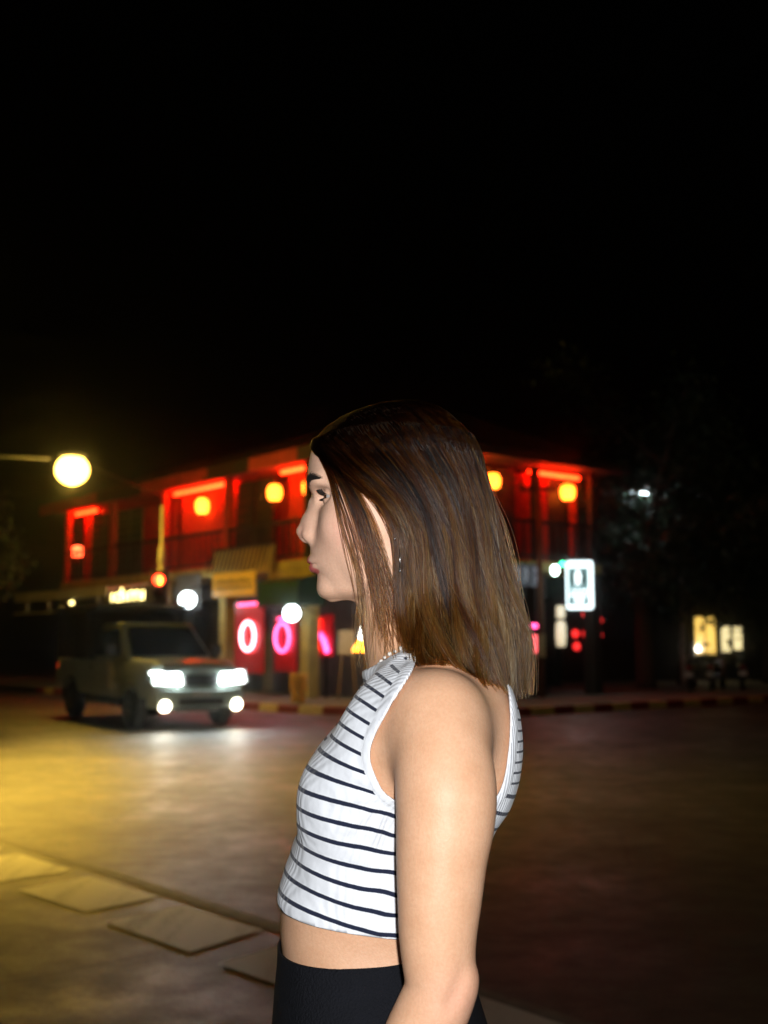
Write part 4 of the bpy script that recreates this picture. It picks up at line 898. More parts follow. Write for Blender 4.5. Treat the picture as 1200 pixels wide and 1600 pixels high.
# globe lamps
GLOBE = glow('opal_globe_glow', (.86,.96,1.0), 14.0)
def globe(px, py, n, rpx, label):
    u, z = hitL(px, py, n); r = rpx*np.hypot(*(COR-VD*n+UD*u))/FPX
    t = ground_thing('globe_lamp', -n, u, z, label, 'lamp', 'opal globe lamps on the shopfront')
    MB().ball((0,0,0), r, 24, 16).build('globe', GLOBE, t, True)
    MB().lathe([(r*.35,r*.93),(r*.4,r*1.05),(r*.2,r*1.15)], (0,0,0), 16).build('cap', BLK, t, True)
    MB().tube([(0,0,r*1.12),(0,0,r*1.5),(.1,0,r*1.7),(n+.01,0,r*1.7)], .016, 6).build('bracket', BLK, t, True)
globe(293,937,.75,12.5,'bright white globe lamp beside the red traffic signal'); globe(456,958,.75,12.5,'bright white globe lamp in front of the yellow column')
# shop lettering in light: short stroke letters on two rails
LETT = glow('warm_letter_glow', (1.0,.80,.28), 7.0)
n = 1.66; u0,u1,z0,z1 = recL(178,919,228,943,n); um = .5*(u0+u1); H_ = z1-z0; W_ = u1-u0
t = ground_thing('letter_sign', -n, um, z0, 'blurred glowing letters of a shop sign under the cream canopy', 'sign')
strokes = [[(0,0),(0,.62)], [(.22,.0),(.10,.12),(.12,.5),(.24,.6),(.30,.5),(.30,0),(.30,.98)], [(.42,0),(.42,.66)], [(.54,0),(.54,.6),(.64,.66),(.70,.5),(.70,0),(.70,.5),(.80,.66),(.87,.5),(.87,0)], [(.97,0),(.97,.7)]]
for s_ in strokes: MB().tube([(-.05, W_/2-a*W_, .08+b*H_*.85) for a, b in s_], .024, 6).build('letter', LETT, t, True)
for zr in (.02, H_*.55): MB().tube([(-.02,-W_/2-.1,zr),(-.02,W_/2+.1,zr)], .012, 5).build('rail', BLK, t)
MB().tube([(-.02,0,H_*.55),(.12,0,H_*.9)], .012, 5).build('bracket', BLK, t)
# bare bulb at the canopy's lower trim
u, z = hitL(112,942,1.6); t = ground_thing('bulb', -1.6, u, z, 'small bare bulb on the lower trim of the cream canopy', 'lamp')
MB().ball((0,0,0), .06, 14, 10).build('glass', LETT, t, True); MB().lathe([(.03,.05),(.03,.14)], seg=10).build('socket', BLK, t)
# table lamp and things seen through the open corner bay
SHADE = glow('amber_shade_glow', (1.0,.36,.02), 7.0); WHITEL = glow('white_lamp_glow', (1,.95,.86), 26.0)
def inside(px, py, n=-.2): u, z = hitL(px, py, n); return u, z
u, z = inside(572,1018,.3); t = empty('table_lamp', bloc(-.3,u,.14), BANG, 'lamp with a white cone top and amber shade under the chin', 'lamp'); zb = z-.14
MB().lathe([(.16,0),(.16,.03),(.03,.06),(.03,zb)], seg=16).build('stand', BLK, t, True)
MB().lathe([(.30,zb),(.28,zb+.06),(.16,zb+.25),(.14,zb+.27)], seg=20).build('amber_shade', SHADE, t, True)
MB().lathe([(.15,zb+.275),(.12,zb+.42),(.05,zb+.62),(.02,zb+.64)], seg=18).build('white_cone', WHITEL, t, True)
u0,u1,z0,z1 = recL(497,960,520,1025,-.6); um = .5*(u0+u1)
t = empty('neon_light_sign', bloc(.6,um,.14), BANG, 'pink and red glowing panel just right of the yellow column', 'sign')
MB().box(0,.04,u0-um,u1-um,z0-.14,z1-.14).build('panel', REDPAN, t)
MB().tube([(-.05,u0-um+.15,z0-.05),(-.05,um-um,z0+.25),(-.05,u1-um-.12,z1-.6)], .06, 8).build('pink_tube', PINK, t, True); MB().tube([(-.05,u1-um-.08,z0-.0),(-.05,u1-um-.08,z1-.25)], .03, 8).build('red_tube', glow('red_neon',(1,.03,.02),12.), t, True)
MB().box(.0,.04,-.03,.03,.0,z0-.141).build('post', BLK, t)
u0,u1,z0,z1 = recL(528,985,552,1023,-.3); um = .5*(u0+u1)
t = empty('menu_board', bloc(.3,um,.14), BANG, 'pale blank menu board on an easel below the chin', 'board')
MB().box(0,.03,u0-um,u1-um,z0-.14,z1-.14).build('board', mat('pale_board',(.52,.42,.28),.7,var=.2), t)
for q in (-1,1): MB().tube([(.05,q*.12,z1-.2),(.05,q*.35,0)], .02, 6).build('leg', mat('easel_wood',(.35,.22,.08),.7,var=.3), t)
# ochre planter at the foot of the column
g0 = ground(466,1098,.14); t = empty('planter', (g0[0],g0[1],.14), 0, 'mottled ochre stone planter at the foot of the yellow column', 'planter')
OCH = mat('ochre_stone', (.55,.30,.05), .8, var=.5, scale=9, bump=.5, bscale=20)
MB().lathe([(.14,0),(.17,.05),(.15,.12),(.19,.45),(.20,.62),(.17,.64),(.15,.60)], seg=14).build('pot', OCH, t, True)
# --- right side: grey sign, white light box, wall lamps
v0,v1,z0,z1 = recR(800,882,846,916,.1); vm = .5*(v0+v1)
t = empty('shop_sign', bloc(vm,-.1,z0), BANG, 'dim grey horizontal shop sign with pale marks, right beside the hair', 'sign')
MB().box(v0-vm,v1-vm,0,.05,0,z1-z0).build('board', mat('grey_sign',(.20,.21,.24),.5,var=.3,emit=(.75,.8,1),estr=.03), t, bevel=.01)
for xx in (-.35,-.05,.3): MB().tube([(vm-vm+xx,-.01,.12),(xx+.05,-.01,.3),(xx,-.01,.45)], .02, 6).build('mark', mat('pale_mark',(.7,.72,.8),.5,var=.1,emit=(.8,.85,1),estr=.22), t)
# light box
bc = at_depth(906,914,27.2); bw, bh = .62, 1.14
t = empty('light_box_sign', (bc[0],bc[1],bc[2]-bh/2), R(-6), 'white rounded light box with a figure in a dark circle, hanging at the right', 'sign')
LBW = glow('light_box_white', (.80,.97,1.0), 2.6); LBG = mat('light_box_grey', (.35,.45,.46), .5, var=.35, scale=9, emit=(.35,.66,.70), estr=.38); LBD = mat('light_box_dark', (.02,.04,.05), .5, var=.2)
def rounded(w, h, r, y):
    p = []
    for cx, cz, a0 in ((w/2-r,h-r,0),(-w/2+r,h-r,90),(-w/2+r,r,180),(w/2-r,r,270)):
        for k in range(6): a = R(a0+90*k/5); p.append((cx+r*math.cos(a), y, cz+r*math.sin(a)))
    return p
MB().prism(rounded(bw,bh,.06,.0), (0,.16,0)).build('box', LBW, t)
MB().prism([(x-.035,y,z+.10) for x,y,z in rounded(bw-.14,bh-.26,.01,-.006)], (0,.005,0)).build('face', LBG, t)
MB().prism([(-.035+.165*math.cos(a),-.012,.74+.195*math.sin(a)) for a in np.linspace(0,2*math.pi,33)[:-1]], (0,.005,0)).build('dark_circle', LBD, t)
fig = [(-.06,.565),(-.075,.70),(-.085,.80),(-.06,.86),(-.045,.905),(-.01,.935),(.03,.92),(.035,.87),(.06,.84),(.07,.76),(.055,.70),(.05,.565),(.02,.565),(.005,.66),(-.015,.565)]
MB().prism([(x-.035,-.018,z) for x,z in fig], (0,.005,0)).build('figure', LBW, t)
for q, (x, w) in enumerate(((-.18,.08),(-.08,.09),(.03,.09),(.13,.07))): MB().tube([(x-.02,-.012,.40),(x+w/2-.02,-.012,.48),(x+w-.02,-.012,.40)], .014, 6).build('lettering', LBW, t)
MB().prism([(x-.035,-.012,z) for x,z in ((-.20,.30),(.20,.30),(.20,.35),(-.20,.35))], (0,.004,0)).build('lettering', LBW, t); MB().prism([(x-.035,-.012,z) for x,z in ((-.09,.16),(.12,.16),(.12,.26),(-.09,.26))], (0,.004,0)).build('lettering', LBW, t)
for zz in (.2,.9): MB().tube([(-bw/2,.08,zz),(-bw/2-.35,.3,zz)], .02, 6).build('bracket', BLK, t)
# green and white lamps beside it
gl = at_depth(867,891,26.6); t = empty('lamp', tuple(gl), 0, 'white lamp next to a small green light, left of the light box', 'lamp')
MB().ball((0,0,0), .085, 16, 12, (1,1,1.35)).build('globe', glow('cool_white_lamp',(.75,1,.92),16.), t, True); MB().tube([(0,.05,.1),(.1,.35,.14)], .015, 6).build('bracket', BLK, t)
gl = at_depth(879,881,26.5); t = empty('signal_lamp', tuple(gl), 0, 'small green light between the white lamp and the light box', 'lamp')
MB().ball((0,0,0), .05, 14, 10).build('lens', glow('green_signal_glow',(.03,1,.42),9.), t, True); MB().box(-.07,.07,.03,.12,-.09,.09).build('housing', BLK, t, bevel=.01)
# wall lamp throwing light down a column
v, z = hitR(876,962,.15); t = empty('wall_lamp', bloc(v,-.15,z), BANG, 'up-and-down wall lamp lighting the column below the light box', 'lamp')
WARMW = glow('warm_wall_lamp_glow', (1,.86,.55), .8)
MB().box(-.10,.10,-.06,.06,-.06,.24).build('upper_glass', WARMW, t, bevel=.02); MB().lathe([(.10,-.75),(.13,-.5),(.12,-.22),(.08,-.13)], seg=14).build('lower_glass', WARMW, t, True); MB().box(-.03,.03,-.02,.14,-.125,-.102).build('bracket', BLK, t)
for (px, py, lb, mm_, h) in [(838,978,'small pink glowing tube right of the hair',PINK,.10),(839,1006,'red-pink glowing panel right of the hair, under the pink tube',glow('red_pink_panel',(1,.10,.12),3.0),.42)]:
    v, z = hitR(px,py,.05); t = empty('glow_sign', bloc(v,-.05,z-h/2), BANG, lb, 'sign'); MB().box(-.15,.15,0,.04,0,h).build('panel', mm_, t, bevel=.02); MB().box(-.17,.17,.041,.06,-.02,h+.02).build('back', BLK, t)
# red tail reflections further right: small red lanterns hung under the trees
REDL = glow('dim_red_lantern', (1,.02,.02), 1.6)
for i, (px, py, r) in enumerate([(899,990,.10),(919,990,.16),(935,969,.12),(936,992,.10),(901,1010,.10),(913,960,.07)]):
    p = at_depth(px, py, 33); t = empty('red_lantern', tuple(p), 0, ['dim red lantern, lowest but one at the left of the cluster under the light box','largest dim red lantern in the middle of the cluster under the light box','dim red lantern at the upper right of the cluster under the light box','narrow dim red lantern below the upper right one','lowest dim red lantern of the cluster under the light box','smallest dim red lantern directly beneath the light box'][i], 'lantern', 'dim red lanterns under the light box')
    MB().ball((0,0,0), r, 14, 10, (1,1,1.15)).build('paper', REDL, t, True); MB().tube([(0,0,r*1.1),(0,0,3.6-p[2])], .006, 4).build('cord', BLK, t)
# a dark back building on which the lanterns and windows hang
bk = empty('back_building', (14,44,.14), R(38), 'dark low building with lit yellow windows behind the parked motorbikes', 'building')
DKB = mat('dark_render', (.05,.05,.048), .85, var=.3, scale=2)
q0 = at_depth(1085,1025,40); 
Mi = Matrix.Translation((q0[0],q0[1]+.25,.14)) ; bk.location = (q0[0],q0[1]+.25,.14); bk.rotation_euler = (0,0,R(4))
MB().box(-6,14,.0,6,0,3.6).build('wall', DKB, bk); MB().box(-6.3,14.3,-.9,6.3,3.6,3.8).build('roof', TILE, bk)
WIN = glow('yellow_window_glow', (1,.62,.12), 1.3); WIN2 = glow('pale_window_glow', (1,.82,.40), 1.2)
def win(px0, py0, px1, py1, m):
    a = at_depth(px0,py1,40); b = at_depth(px1,py0,40); x0, x1 = a[0]-q0[0], b[0]-q0[0]; z0, z1 = a[2]-.14, b[2]-.14
    w = MB().box(x0,x1,-.05,-.01,z0,z1).build('window', m, bk); k = max(1, round((x1-x0)/.4))
    MB().box(x0-.06,x0-.001,-.09,-.005,z0-.06,z1+.06).box(x1+.001,x1+.06,-.09,-.005,z0-.06,z1+.06).box(x0,x1,-.09,-.005,z1+.001,z1+.06).box(x0,x1,-.12,-.005,z0-.06,z0-.001).build('frame', DKB, w)
    if k > 1: MB().box(.5*(x0+x1)-.02,.5*(x0+x1)+.02,-.08,-.051,z0,z1).build('mullion', DKB, w)
win(1089,964,1120,1022,WIN); win(1131,979,1144,1019,WIN2); win(1150,979,1163,1015,WIN2)
MB().ball((at_depth(1091,1014,40)[0]-q0[0],-.2,at_depth(1091,1014,40)[2]-.14), .09, 14, 10).build('door_lamp', glow('door_lamp_glow',(1,.95,.85),9.), bk, True)
# ================================================================== street lamps, traffic signal, poles, wires
GALV = mat('galvanised_steel', (.30,.29,.26), .5, .6, var=.3, scale=6)
SOD = glow('sodium_lamp_glow', (1.0,.62,.10), 14.0)
def street_lamp(head, pole_xy, label, watts, glowm, cone=None):
    """head: world position of the bowl; pole stands at pole_xy"""
    hx_, hy_, hz_ = head; px_, py_ = pole_xy; zb = .14
    t = empty('street_lamp', (px_,py_,zb), 0, label, 'street lamp', 'sodium street lamps at the junction')
    d = np.array([hx_-px_, hy_-py_]); L_ = np.linalg.norm(d); d /= L_; top = hz_+.75
    MB().lathe([(.16,0),(.16,.05),(.10,.08),(.095,1.2),(.06,top-zb-.1),(.055,top-zb)], seg=16).build('pole', GALV, t, True)
    MB().tube([(0,0,top-zb-.25)]+[(d[0]*s*L_,d[1]*s*L_,(top-zb-.25)+(hz_+.12-top+.25)*s) for s in (.3,.65,.88)], [.05,.045,.04,.04], 8).build('arm', GALV, t, True)
    c = np.array([hx_-px_, hy_-py_, hz_-zb])
    h = MB().ball(c+[0,0,.20], .26, 18, 10, (1.2,.75,.30)).build('head', GALV, t, True)
    MB().ball(c-np.array([0,0,.10]), .33, 24, 14, (1.05,1.0,.97)).build('bowl', glowm, t, True)  # ball made oversized so its shape also stands for the lamp's glare
    ld = bpy.data.lights.new('sodium_lamp', 'SPOT' if cone else 'POINT'); ld.energy = watts; ld.color = (1.0,.60,.07); ld.shadow_soft_size = .12
    lo = bpy.data.objects.new('sodium_lamp', ld); COL.objects.link(lo); lo.parent = t; lo.location = c-np.array([0,0,.46])
    if cone: ld.spot_size = R(cone[0]); ld.spot_blend = 1.0; lo.rotation_euler = (R(cone[1]), R(cone[2]), 0)
    return t
hd = at_depth(113,727,24.0)
street_lamp(hd, (hd[0]-4.4, hd[1]+1.0), 'sodium street lamp on a long arm, glaring yellow at the upper left', 800, SOD)
street_lamp((-5.8,12.6,5.6), (-8.4,13.2), 'sodium street lamp out of view to the left, lighting the crossing', 15000, SOD, (108, 0, -15))
street_lamp((9.5,13.5,6.2), (12.4,14.2), 'sodium street lamp out of view to the right, behind the standing person', 100, SOD)
# traffic signal
TB = mat('signal_black', (.012,.012,.012), .5, var=.2); REDS = glow('red_signal_glow', (1,.035,.01), 14.0); ORS = glow('orange_arrow_glow', (1,.22,.02), 26.0); YP = mat('yellow_grey_paint', (.42,.38,.20), .5, var=.25)
sg_ = at_depth(249,909,25.6)
t = empty('traffic_signal', (sg_[0],sg_[1],.14), R(6), 'black traffic signal showing red on a pale post, left of the globe lamp', 'traffic light')
zc = sg_[2]-.14; zt = at_depth(249,790,25.6)[2]-.14
MB().lathe([(.11,0),(.11,.06),(.062,.09),(.062,zc+.5),(.045,zc+.52),(.040,zt)], (.02,.14,0), 14).build('post', YP, t, True)
MB().lathe([(.075,zc+.42),(.08,zc+.45),(.07,zc+.78),(.05,zc+.8)], (.02,.14,0), 14).build('collar', YP, t, True)
MB().box(-.19,.19,-.13,.07,zc-.72,zc+.24).build('housing', TB, t, bevel=.02)
for k, (dz, m) in enumerate(((.04,REDS),(-.26,None),(-.56,None))):
    MB().lathe([(.115,-.150),(.115,-.131)], (0,0,0), 20, 'y').build('lens', m or mat('dead_lens',(.03,.03,.025),.3,var=.2), t, True).location = (0,0,zc+dz)
    MB().add([(r*math.cos(a), y_, r*math.sin(a)) for r, y_ in ((.135,-.131),(.135,-.30)) for a in np.linspace(R(-20),R(200),13)], [(i,i+1,14+i,13+i) for i in range(12)]).build('visor', TB, t, True).location = (0,0,zc+dz)
MB().prism([(.0,-.16,.10),(.05,-.16,.02),(.03,-.16,-.09),(-.01,-.16,-.08),(-.01,-.16,.05)], (0,.006,0)).build('arrow', ORS, t).location = (.02,0,zc+.02)
# thin dark pole right of the hair
p0 = ground(846,1090,.14); t = empty('utility_pole', (p0[0],p0[1],.14), 0, 'thin brown utility pole on the pavement right of the hair', 'pole')
zt = at_depth(842,745,p0[1])[2]-.14
MB().lathe([(.075,0),(.07,2),(.06,zt)], seg=12).build('post', mat('rusty_brown_steel',(.16,.065,.028),.7,.2,var=.4,scale=9), t, True)
MB().box(-.45,.45,-.04,.04,zt-.35,zt-.25).build('crossarm', DKW, t, bevel=.01)
for xx in (-.38,0.001,.38): MB().lathe([(.03,0),(.045,.04),(.03,.08),(.04,.11),(.02,.14)], (xx,0,zt-.249 if xx != .001 else zt), 10).build('insulator', mat('brown_ceramic',(.10,.04,.02),.25,var=.2), t, True)
MB().box(-.10,.10,-.12,-.076,.95,1.5).build('reflector_plate', mat('pale_plate',(.55,.48,.28),.5,var=.2), t, bevel=.005)
# overhead wires
def wire(a, b, sag, label):
    pts = [np.array(a)*(1-s)+np.array(b)*s-np.array([0,0,sag*4*s*(1-s)]) for s in np.linspace(0,1,22)]
    o = MB().tube(pts, .016, 5).build('overhead_wire', BLK, None, True); tag(o, label, 'wire', 'wires strung in front of the balconies')
zt_w = zt+.14-.2; pw = np.array([p0[0],p0[1],zt_w])
wire(pw+[-.38,0,0], at_depth(0,846,37), .5, 'upper black wire sagging across the balcony lanterns')
wire(pw+[0,0,.2], at_depth(0,770,37), .35, 'topmost black wire running just below the eaves')
wire(pw+[.38,0,0], at_depth(1300,700,42), .4, 'black wire running from the utility pole to the dark right side')
wire((hd[0]+.1,hd[1],hd[2]+.15), at_depth(255,775,30), .05, 'thin wire from the street lamp head to the shophouse eave')

# ================================================================== pickup truck with a covered bed
PAINTC = mat('silver_green_paint', (.42,.52,.49), .32, .15, var=.12, scale=2, coat=.7); CHROME = mat('chrome', (.7,.7,.68), .12, 1, var=.1); RUB = mat('tyre_rubber', (.014,.014,.014), .85, var=.3, bump=.3)
GLC = mat('car_glass', (.008,.010,.011), .06, var=0, spec=.6); PLA = mat('dark_plastic', (.018,.018,.018), .6, var=.2); HL = glow('headlight_glow', (.92,1.0,.97), 200.0); FOG = glow('fog_light_glow', (1.0,.88,.66), 70.0)
fr = ground(312,1140); yaw = R(33)
tk = empty('pickup_truck', (fr[0],fr[1],0), yaw-math.pi/2, 'silver-green pickup with a tall covered bed and glaring headlights, turning through the junction', 'pickup truck')
# local: +x forward (towards the camera), origin under the front bumper, y across
def pp(name, m, mt, par=tk, bevel=0., smooth=False): return m.build(name, mt, par, smooth, bevel)
HWd = .88
def section_body(stations):
    """loft of cross sections: (x, z0, z1, half width bottom, half width top)"""
    m = MB(); vs = []; nseg = 12
    for x, z0, z1, wb_, wt_ in stations:
        rc = .07; ring = [(-wb_,z0),(-wb_-.02,z0+(z1-z0)*.35),(-wb_,z0+(z1-z0)*.62),(-wt_-.0,z1-rc),(-wt_+rc,z1),(0,z1+.03)]
        ring = ring+[(-a,b) for a,b in reversed(ring[:-1])]
        for a, b in ring: vs.append((x,a,b))
        nr_ = len(ring)
    fs = [(i*nr_+k, i*nr_+(k+1)%nr_, (i+1)*nr_+(k+1)%nr_, (i+1)*nr_+k) for i in range(len(stations)-1) for k in range(nr_)]
    fs += [tuple(range(nr_)), tuple(range((len(stations)-1)*nr_, len(stations)*nr_))]
    return m.add(vs, fs)
pp('body', section_body([(-5.05,.55,1.10,.84,.82),(-3.0,.50,1.12,.87,.84),(-1.75,.48,1.16,.88,.83),(-1.2,.48,1.16,.88,.80),(-.35,.52,1.12,.86,.76),(-.08,.56,1.06,.82,.70),(.0,.62,.98,.76,.64)]), PAINTC, bevel=.03)
cab = pp('cab', MB().hexa([(-3.05,-.80,1.10),(-1.25,-.80,1.14),(-1.25,.80,1.14),(-3.05,.80,1.10),(-2.95,-.66,1.78),(-1.95,-.66,1.78),(-1.95,.66,1.78),(-2.95,.66,1.78)]), PAINTC, bevel=.05)
pp('windscreen', MB().hexa([(-1.38,-.70,1.20),(-1.225,-.70,1.20),(-1.225,.70,1.20),(-1.38,.70,1.20),(-2.0,-.58,1.70),(-1.845,-.58,1.70),(-1.845,.58,1.70),(-2.0,.58,1.70)]), GLC, cab)
for sd in (-1,1):
    pp('side_window', MB().hexa([(-2.9,sd*.72,1.20),(-1.62,sd*.72,1.20),(-1.62,sd*.815,1.20),(-2.9,sd*.815,1.20),(-2.85,sd*.62,1.66),(-1.98,sd*.62,1.66),(-1.98,sd*.70,1.66),(-2.85,sd*.70,1.66)]), GLC, cab)
    mi = pp('mirror', MB().box(-1.62,-1.50,min(sd*.90,sd*1.08),max(sd*.90,sd*1.08),1.20,1.40), PLA, bevel=.03)
    pp('mirror_arm', MB().tube([(-1.58,sd*.80,1.22),(-1.56,sd*.92,1.26)], .02, 6), PLA, mi)
    hl = pp('headlight', MB().hexa([(-.16,sd*.34,.74),(.07,sd*.34,.74),(.0,sd*.82,.76),(-.25,sd*.82,.76),(-.20,sd*.36,.93),(.04,sd*.36,.93),(-.03,sd*.80,.96),(-.28,sd*.80,.96)]), HL, bevel=.03)
    pp('bezel', MB().tube([(.068,sd*.325,.725),(.0,sd*.835,.745),(-.03,sd*.82,.975),(.036,sd*.345,.945)], .014, 6, True), CHROME, hl)
    pp('fog_light', MB().lathe([(.095,.02),(.09,.068),(.03,.078)], (0,sd*.64,.40), 16, 'x'), FOG, smooth=True)
    dr = pp('door', MB().box(-2.95,-1.72,min(sd*.885,sd*.900),max(sd*.885,sd*.900),.58,1.10), PAINTC, bevel=.006)
    pp('handle', MB().box(-2.86,-2.70,min(sd*.901,sd*.93),max(sd*.901,sd*.93),.98,1.02), CHROME, dr, bevel=.008)
    pp('side_step', MB().box(-3.0,-1.65,min(sd*.80,sd*.98),max(sd*.80,sd*.98),.36,.41), CHROME, bevel=.012)
    for x in (-.92, -4.05):
        w = MB().lathe([(.20,-.11),(.30,-.115),(.35,-.085),(.36,0),(.35,.085),(.30,.115),(.20,.11)], (0,0,0), 28, 'y').build('wheel', RUB, tk, True); w.location = (x, sd*.78, .36)
        MB().lathe([(.03,-.10),(.12,-.105),(.19,-.09),(.205,-.112),(.205,.112),(.19,.09),(.12,.105),(.03,.10)], (0,0,0), 20, 'y').build('rim', CHROME, w, True)
        for k in range(6): MB().box(-.018,.018,min(sd*.095,sd*.118),max(sd*.095,sd*.118),.05,.185).build('spoke', CHROME, w).rotation_euler = (0,R(60*k),0)
        MB().add([(x+r*math.cos(a), sd*(.80 if k else .90), .36+r*math.sin(a)) for k in (0,1) for r in (.44,) for a in np.linspace(0,math.pi,15)]+[(x+.40*math.cos(a), sd*.905, .36+.40*math.sin(a)) for a in np.linspace(0,math.pi,15)], [(i,i+1,16+i,15+i) for i in range(14)]+[(i,i+1,31+i,30+i) for i in range(14)]).build('wheel_arch', PLA, tk, True)
    pp('tail_light', MB().box(-5.09,-5.052,min(sd*.70,sd*.82),max(sd*.70,sd*.82),.75,1.02), glow('tail_light_glow',(1,.02,.01),2.0), bevel=.01)
gr = pp('grille', MB().hexa([(-.10,-.31,.72),(.018,-.31,.72),(.018,.31,.72),(-.10,.31,.72),(-.12,-.32,.92),(-.002,-.32,.92),(-.002,.32,.92),(-.12,.32,.92)]), PLA, bevel=.015)
for k in range(4): pp('grille_bar', MB().box(.012-.004*k,.030-.004*k,-.30,.30,.745+.045*k,.765+.045*k), CHROME, gr)
bp_ = pp('bumper', MB().hexa([(-.25,-.86,.36),(.06,-.74,.36),(.06,.74,.36),(-.25,.86,.36),(-.25,-.88,.64),(.05,-.76,.66),(.05,.76,.66),(-.25,.88,.64)]), PAINTC, bevel=.04)
pp('air_intake', MB().box(.052,.066,-.40,.40,.40,.52), PLA, bp_, bevel=.008)
pp('number_plate', MB().box(.064,.078,-.17,.17,.545,.625), mat('plate_white',(.6,.6,.58),.4,var=.1), bp_, bevel=.004)
pp('chassis', MB().box(-4.9,-.3,-.45,.45,.28,.50), PLA)
# covered bed: four posts, roof, curtained sides, rails
CANV = mat('dark_canvas_cover', (.014,.018,.018), .75, var=.3, scale=6)
cv_ = pp('bed_cover', MB().box(-5.02,-3.08,-.84,.84,1.13,2.02), CANV, bevel=.05)
pp('roof_panel', MB().box(-5.12,-2.6,-.90,.90,2.021,2.10), CANV, cv_, bevel=.03)
for sd in (-1,1):
    pp('gutter_rail', MB().tube([(-5.1,sd*.88,2.13),(-2.65,sd*.88,2.13)], .02, 6), CHROME, cv_)
    for x in (-4.95,-4.05,-3.15): pp('hoop', MB().tube([(x,sd*.86,1.14),(x,sd*.865,1.98)], .022, 6), PLA, cv_)
for x in (-5.0,-4.2,-3.4,-2.7): pp('roof_bar', MB().tube([(x,-.87,2.15),(x,.87,2.15)], .016, 6), CHROME, cv_)

# ================================================================== parked motorbikes
def motorbike(loc, rz, label, col):
    t = empty('motorbike', loc, rz, label, 'motorbike', 'motorbikes parked in front of the yellow windows')
    PB = mat('bike_paint_'+'abc'[col], [(.03,.03,.035),(.10,.012,.012),(.03,.045,.07)][col], .3, .2, var=.1, coat=.5)
    for x, nm in ((-.62,'wheel'),(.62,'wheel')):
        w = MB().tube([(.24*math.cos(a),0,.24*math.sin(a)) for a in np.linspace(0,2*math.pi,25)[:-1]], .045, 8, True).build(nm, RUB, t, True); w.location = (x,0,.285)
        MB().lathe([(.05,-.03),(.19,-.012),(.19,.012),(.05,.03)], (0,0,0), 16, 'y').build('rim', CHROME, w, True)
    MB().add([(-.75,-.10,.55),(-.1,-.12,.45),(-.1,.12,.45),(-.75,.10,.55),(-.85,-.09,.72),(-.15,-.12,.70),(-.15,.12,.70),(-.85,.09,.72)], [(0,3,2,1),(4,5,6,7),(0,1,5,4),(1,2,6,5),(2,3,7,6),(3,0,4,7)]).build('body', PB, t, bevel=.04)
    MB().hexa([(-.1,-.10,.28),(.32,-.09,.30),(.32,.09,.30),(-.1,.10,.28),(-.1,-.10,.40),(.32,-.09,.40),(.32,.09,.40),(-.1,.10,.40)]).build('footwell', PLA, t, bevel=.03)
    MB().hexa([(.28,-.16,.35),(.42,-.10,.32),(.42,.10,.32),(.28,.16,.35),(.36,-.17,.86),(.48,-.12,.86),(.48,.12,.86),(.36,.17,.86)]).build('leg_shield', PB, t, bevel=.04)
    MB().hexa([(-.80,-.11,.721),(-.12,-.12,.701),(-.12,.12,.701),(-.80,.11,.721),(-.78,-.09,.80),(-.15,-.10,.76),(-.15,.10,.76),(-.78,.09,.80)]).build('seat', BLK, t, bevel=.03)
    MB().tube([(.62,.06,.285),(.44,.05,.84),(.40,.0,.98)], .022, 8).tube([(.62,-.06,.285),(.44,-.05,.84),(.40,0,.98)], .022, 8).build('fork', CHROME, t, True)
    hb = MB().tube([(.28,.34,1.00),(.38,.16,1.04),(.40,0,1.00),(.38,-.16,1.04),(.28,-.34,1.00)], .014, 8).build('handlebar', CHROME, t, True)
    for sd in (-1,1):
        MB().tube([(.36,sd*.2,1.04),(.36,sd*.3,1.22)], .007, 6).ball((.36,sd*.31,1.25), .06, 12, 8, (.3,1,.7)).build('mirror', CHROME, t, True)
    MB().ball((.47,0,.92), .09, 14, 10, (.7,1,.8)).build('headlight', mat('lamp_glass',(.5,.5,.5),.1,.3,var=0), t, True)
    MB().box(-.90,-.85,-.07,.07,.60,.68).build('tail_light', mat('red_lens',(.4,.01,.01),.2,var=0), t, bevel=.01)
    MB().box(-.93,-.915,-.10,.10,.40,.52).build('number_plate', mat('plate_white',(.6,.6,.58),.4,var=.1), t)
    MB().tube([(-.1,-.12,.32),(-.5,-.15,.30),(-.85,-.16,.38)], [.03,.04,.05], 8).build('exhaust', CHROME, t, True); MB().tube([(.0,.1,.3),(-.05,.28,.0)], .012, 6).build('stand', BLK, t)
for i, (px, py, rz, lb) in enumerate([(1082,1084,70,'dark motorbike at the left of the parked row, below the big yellow window'),(1122,1080,62,'red-trimmed motorbike in the middle of the parked row'),(1160,1082,75,'dark blue motorbike at the right end of the parked row')]):
    p = ground(px, py, .14); p = at_depth(px, py, 31.5+i*.6); motorbike((p[0],p[1],.14), R(rz), lb, i)

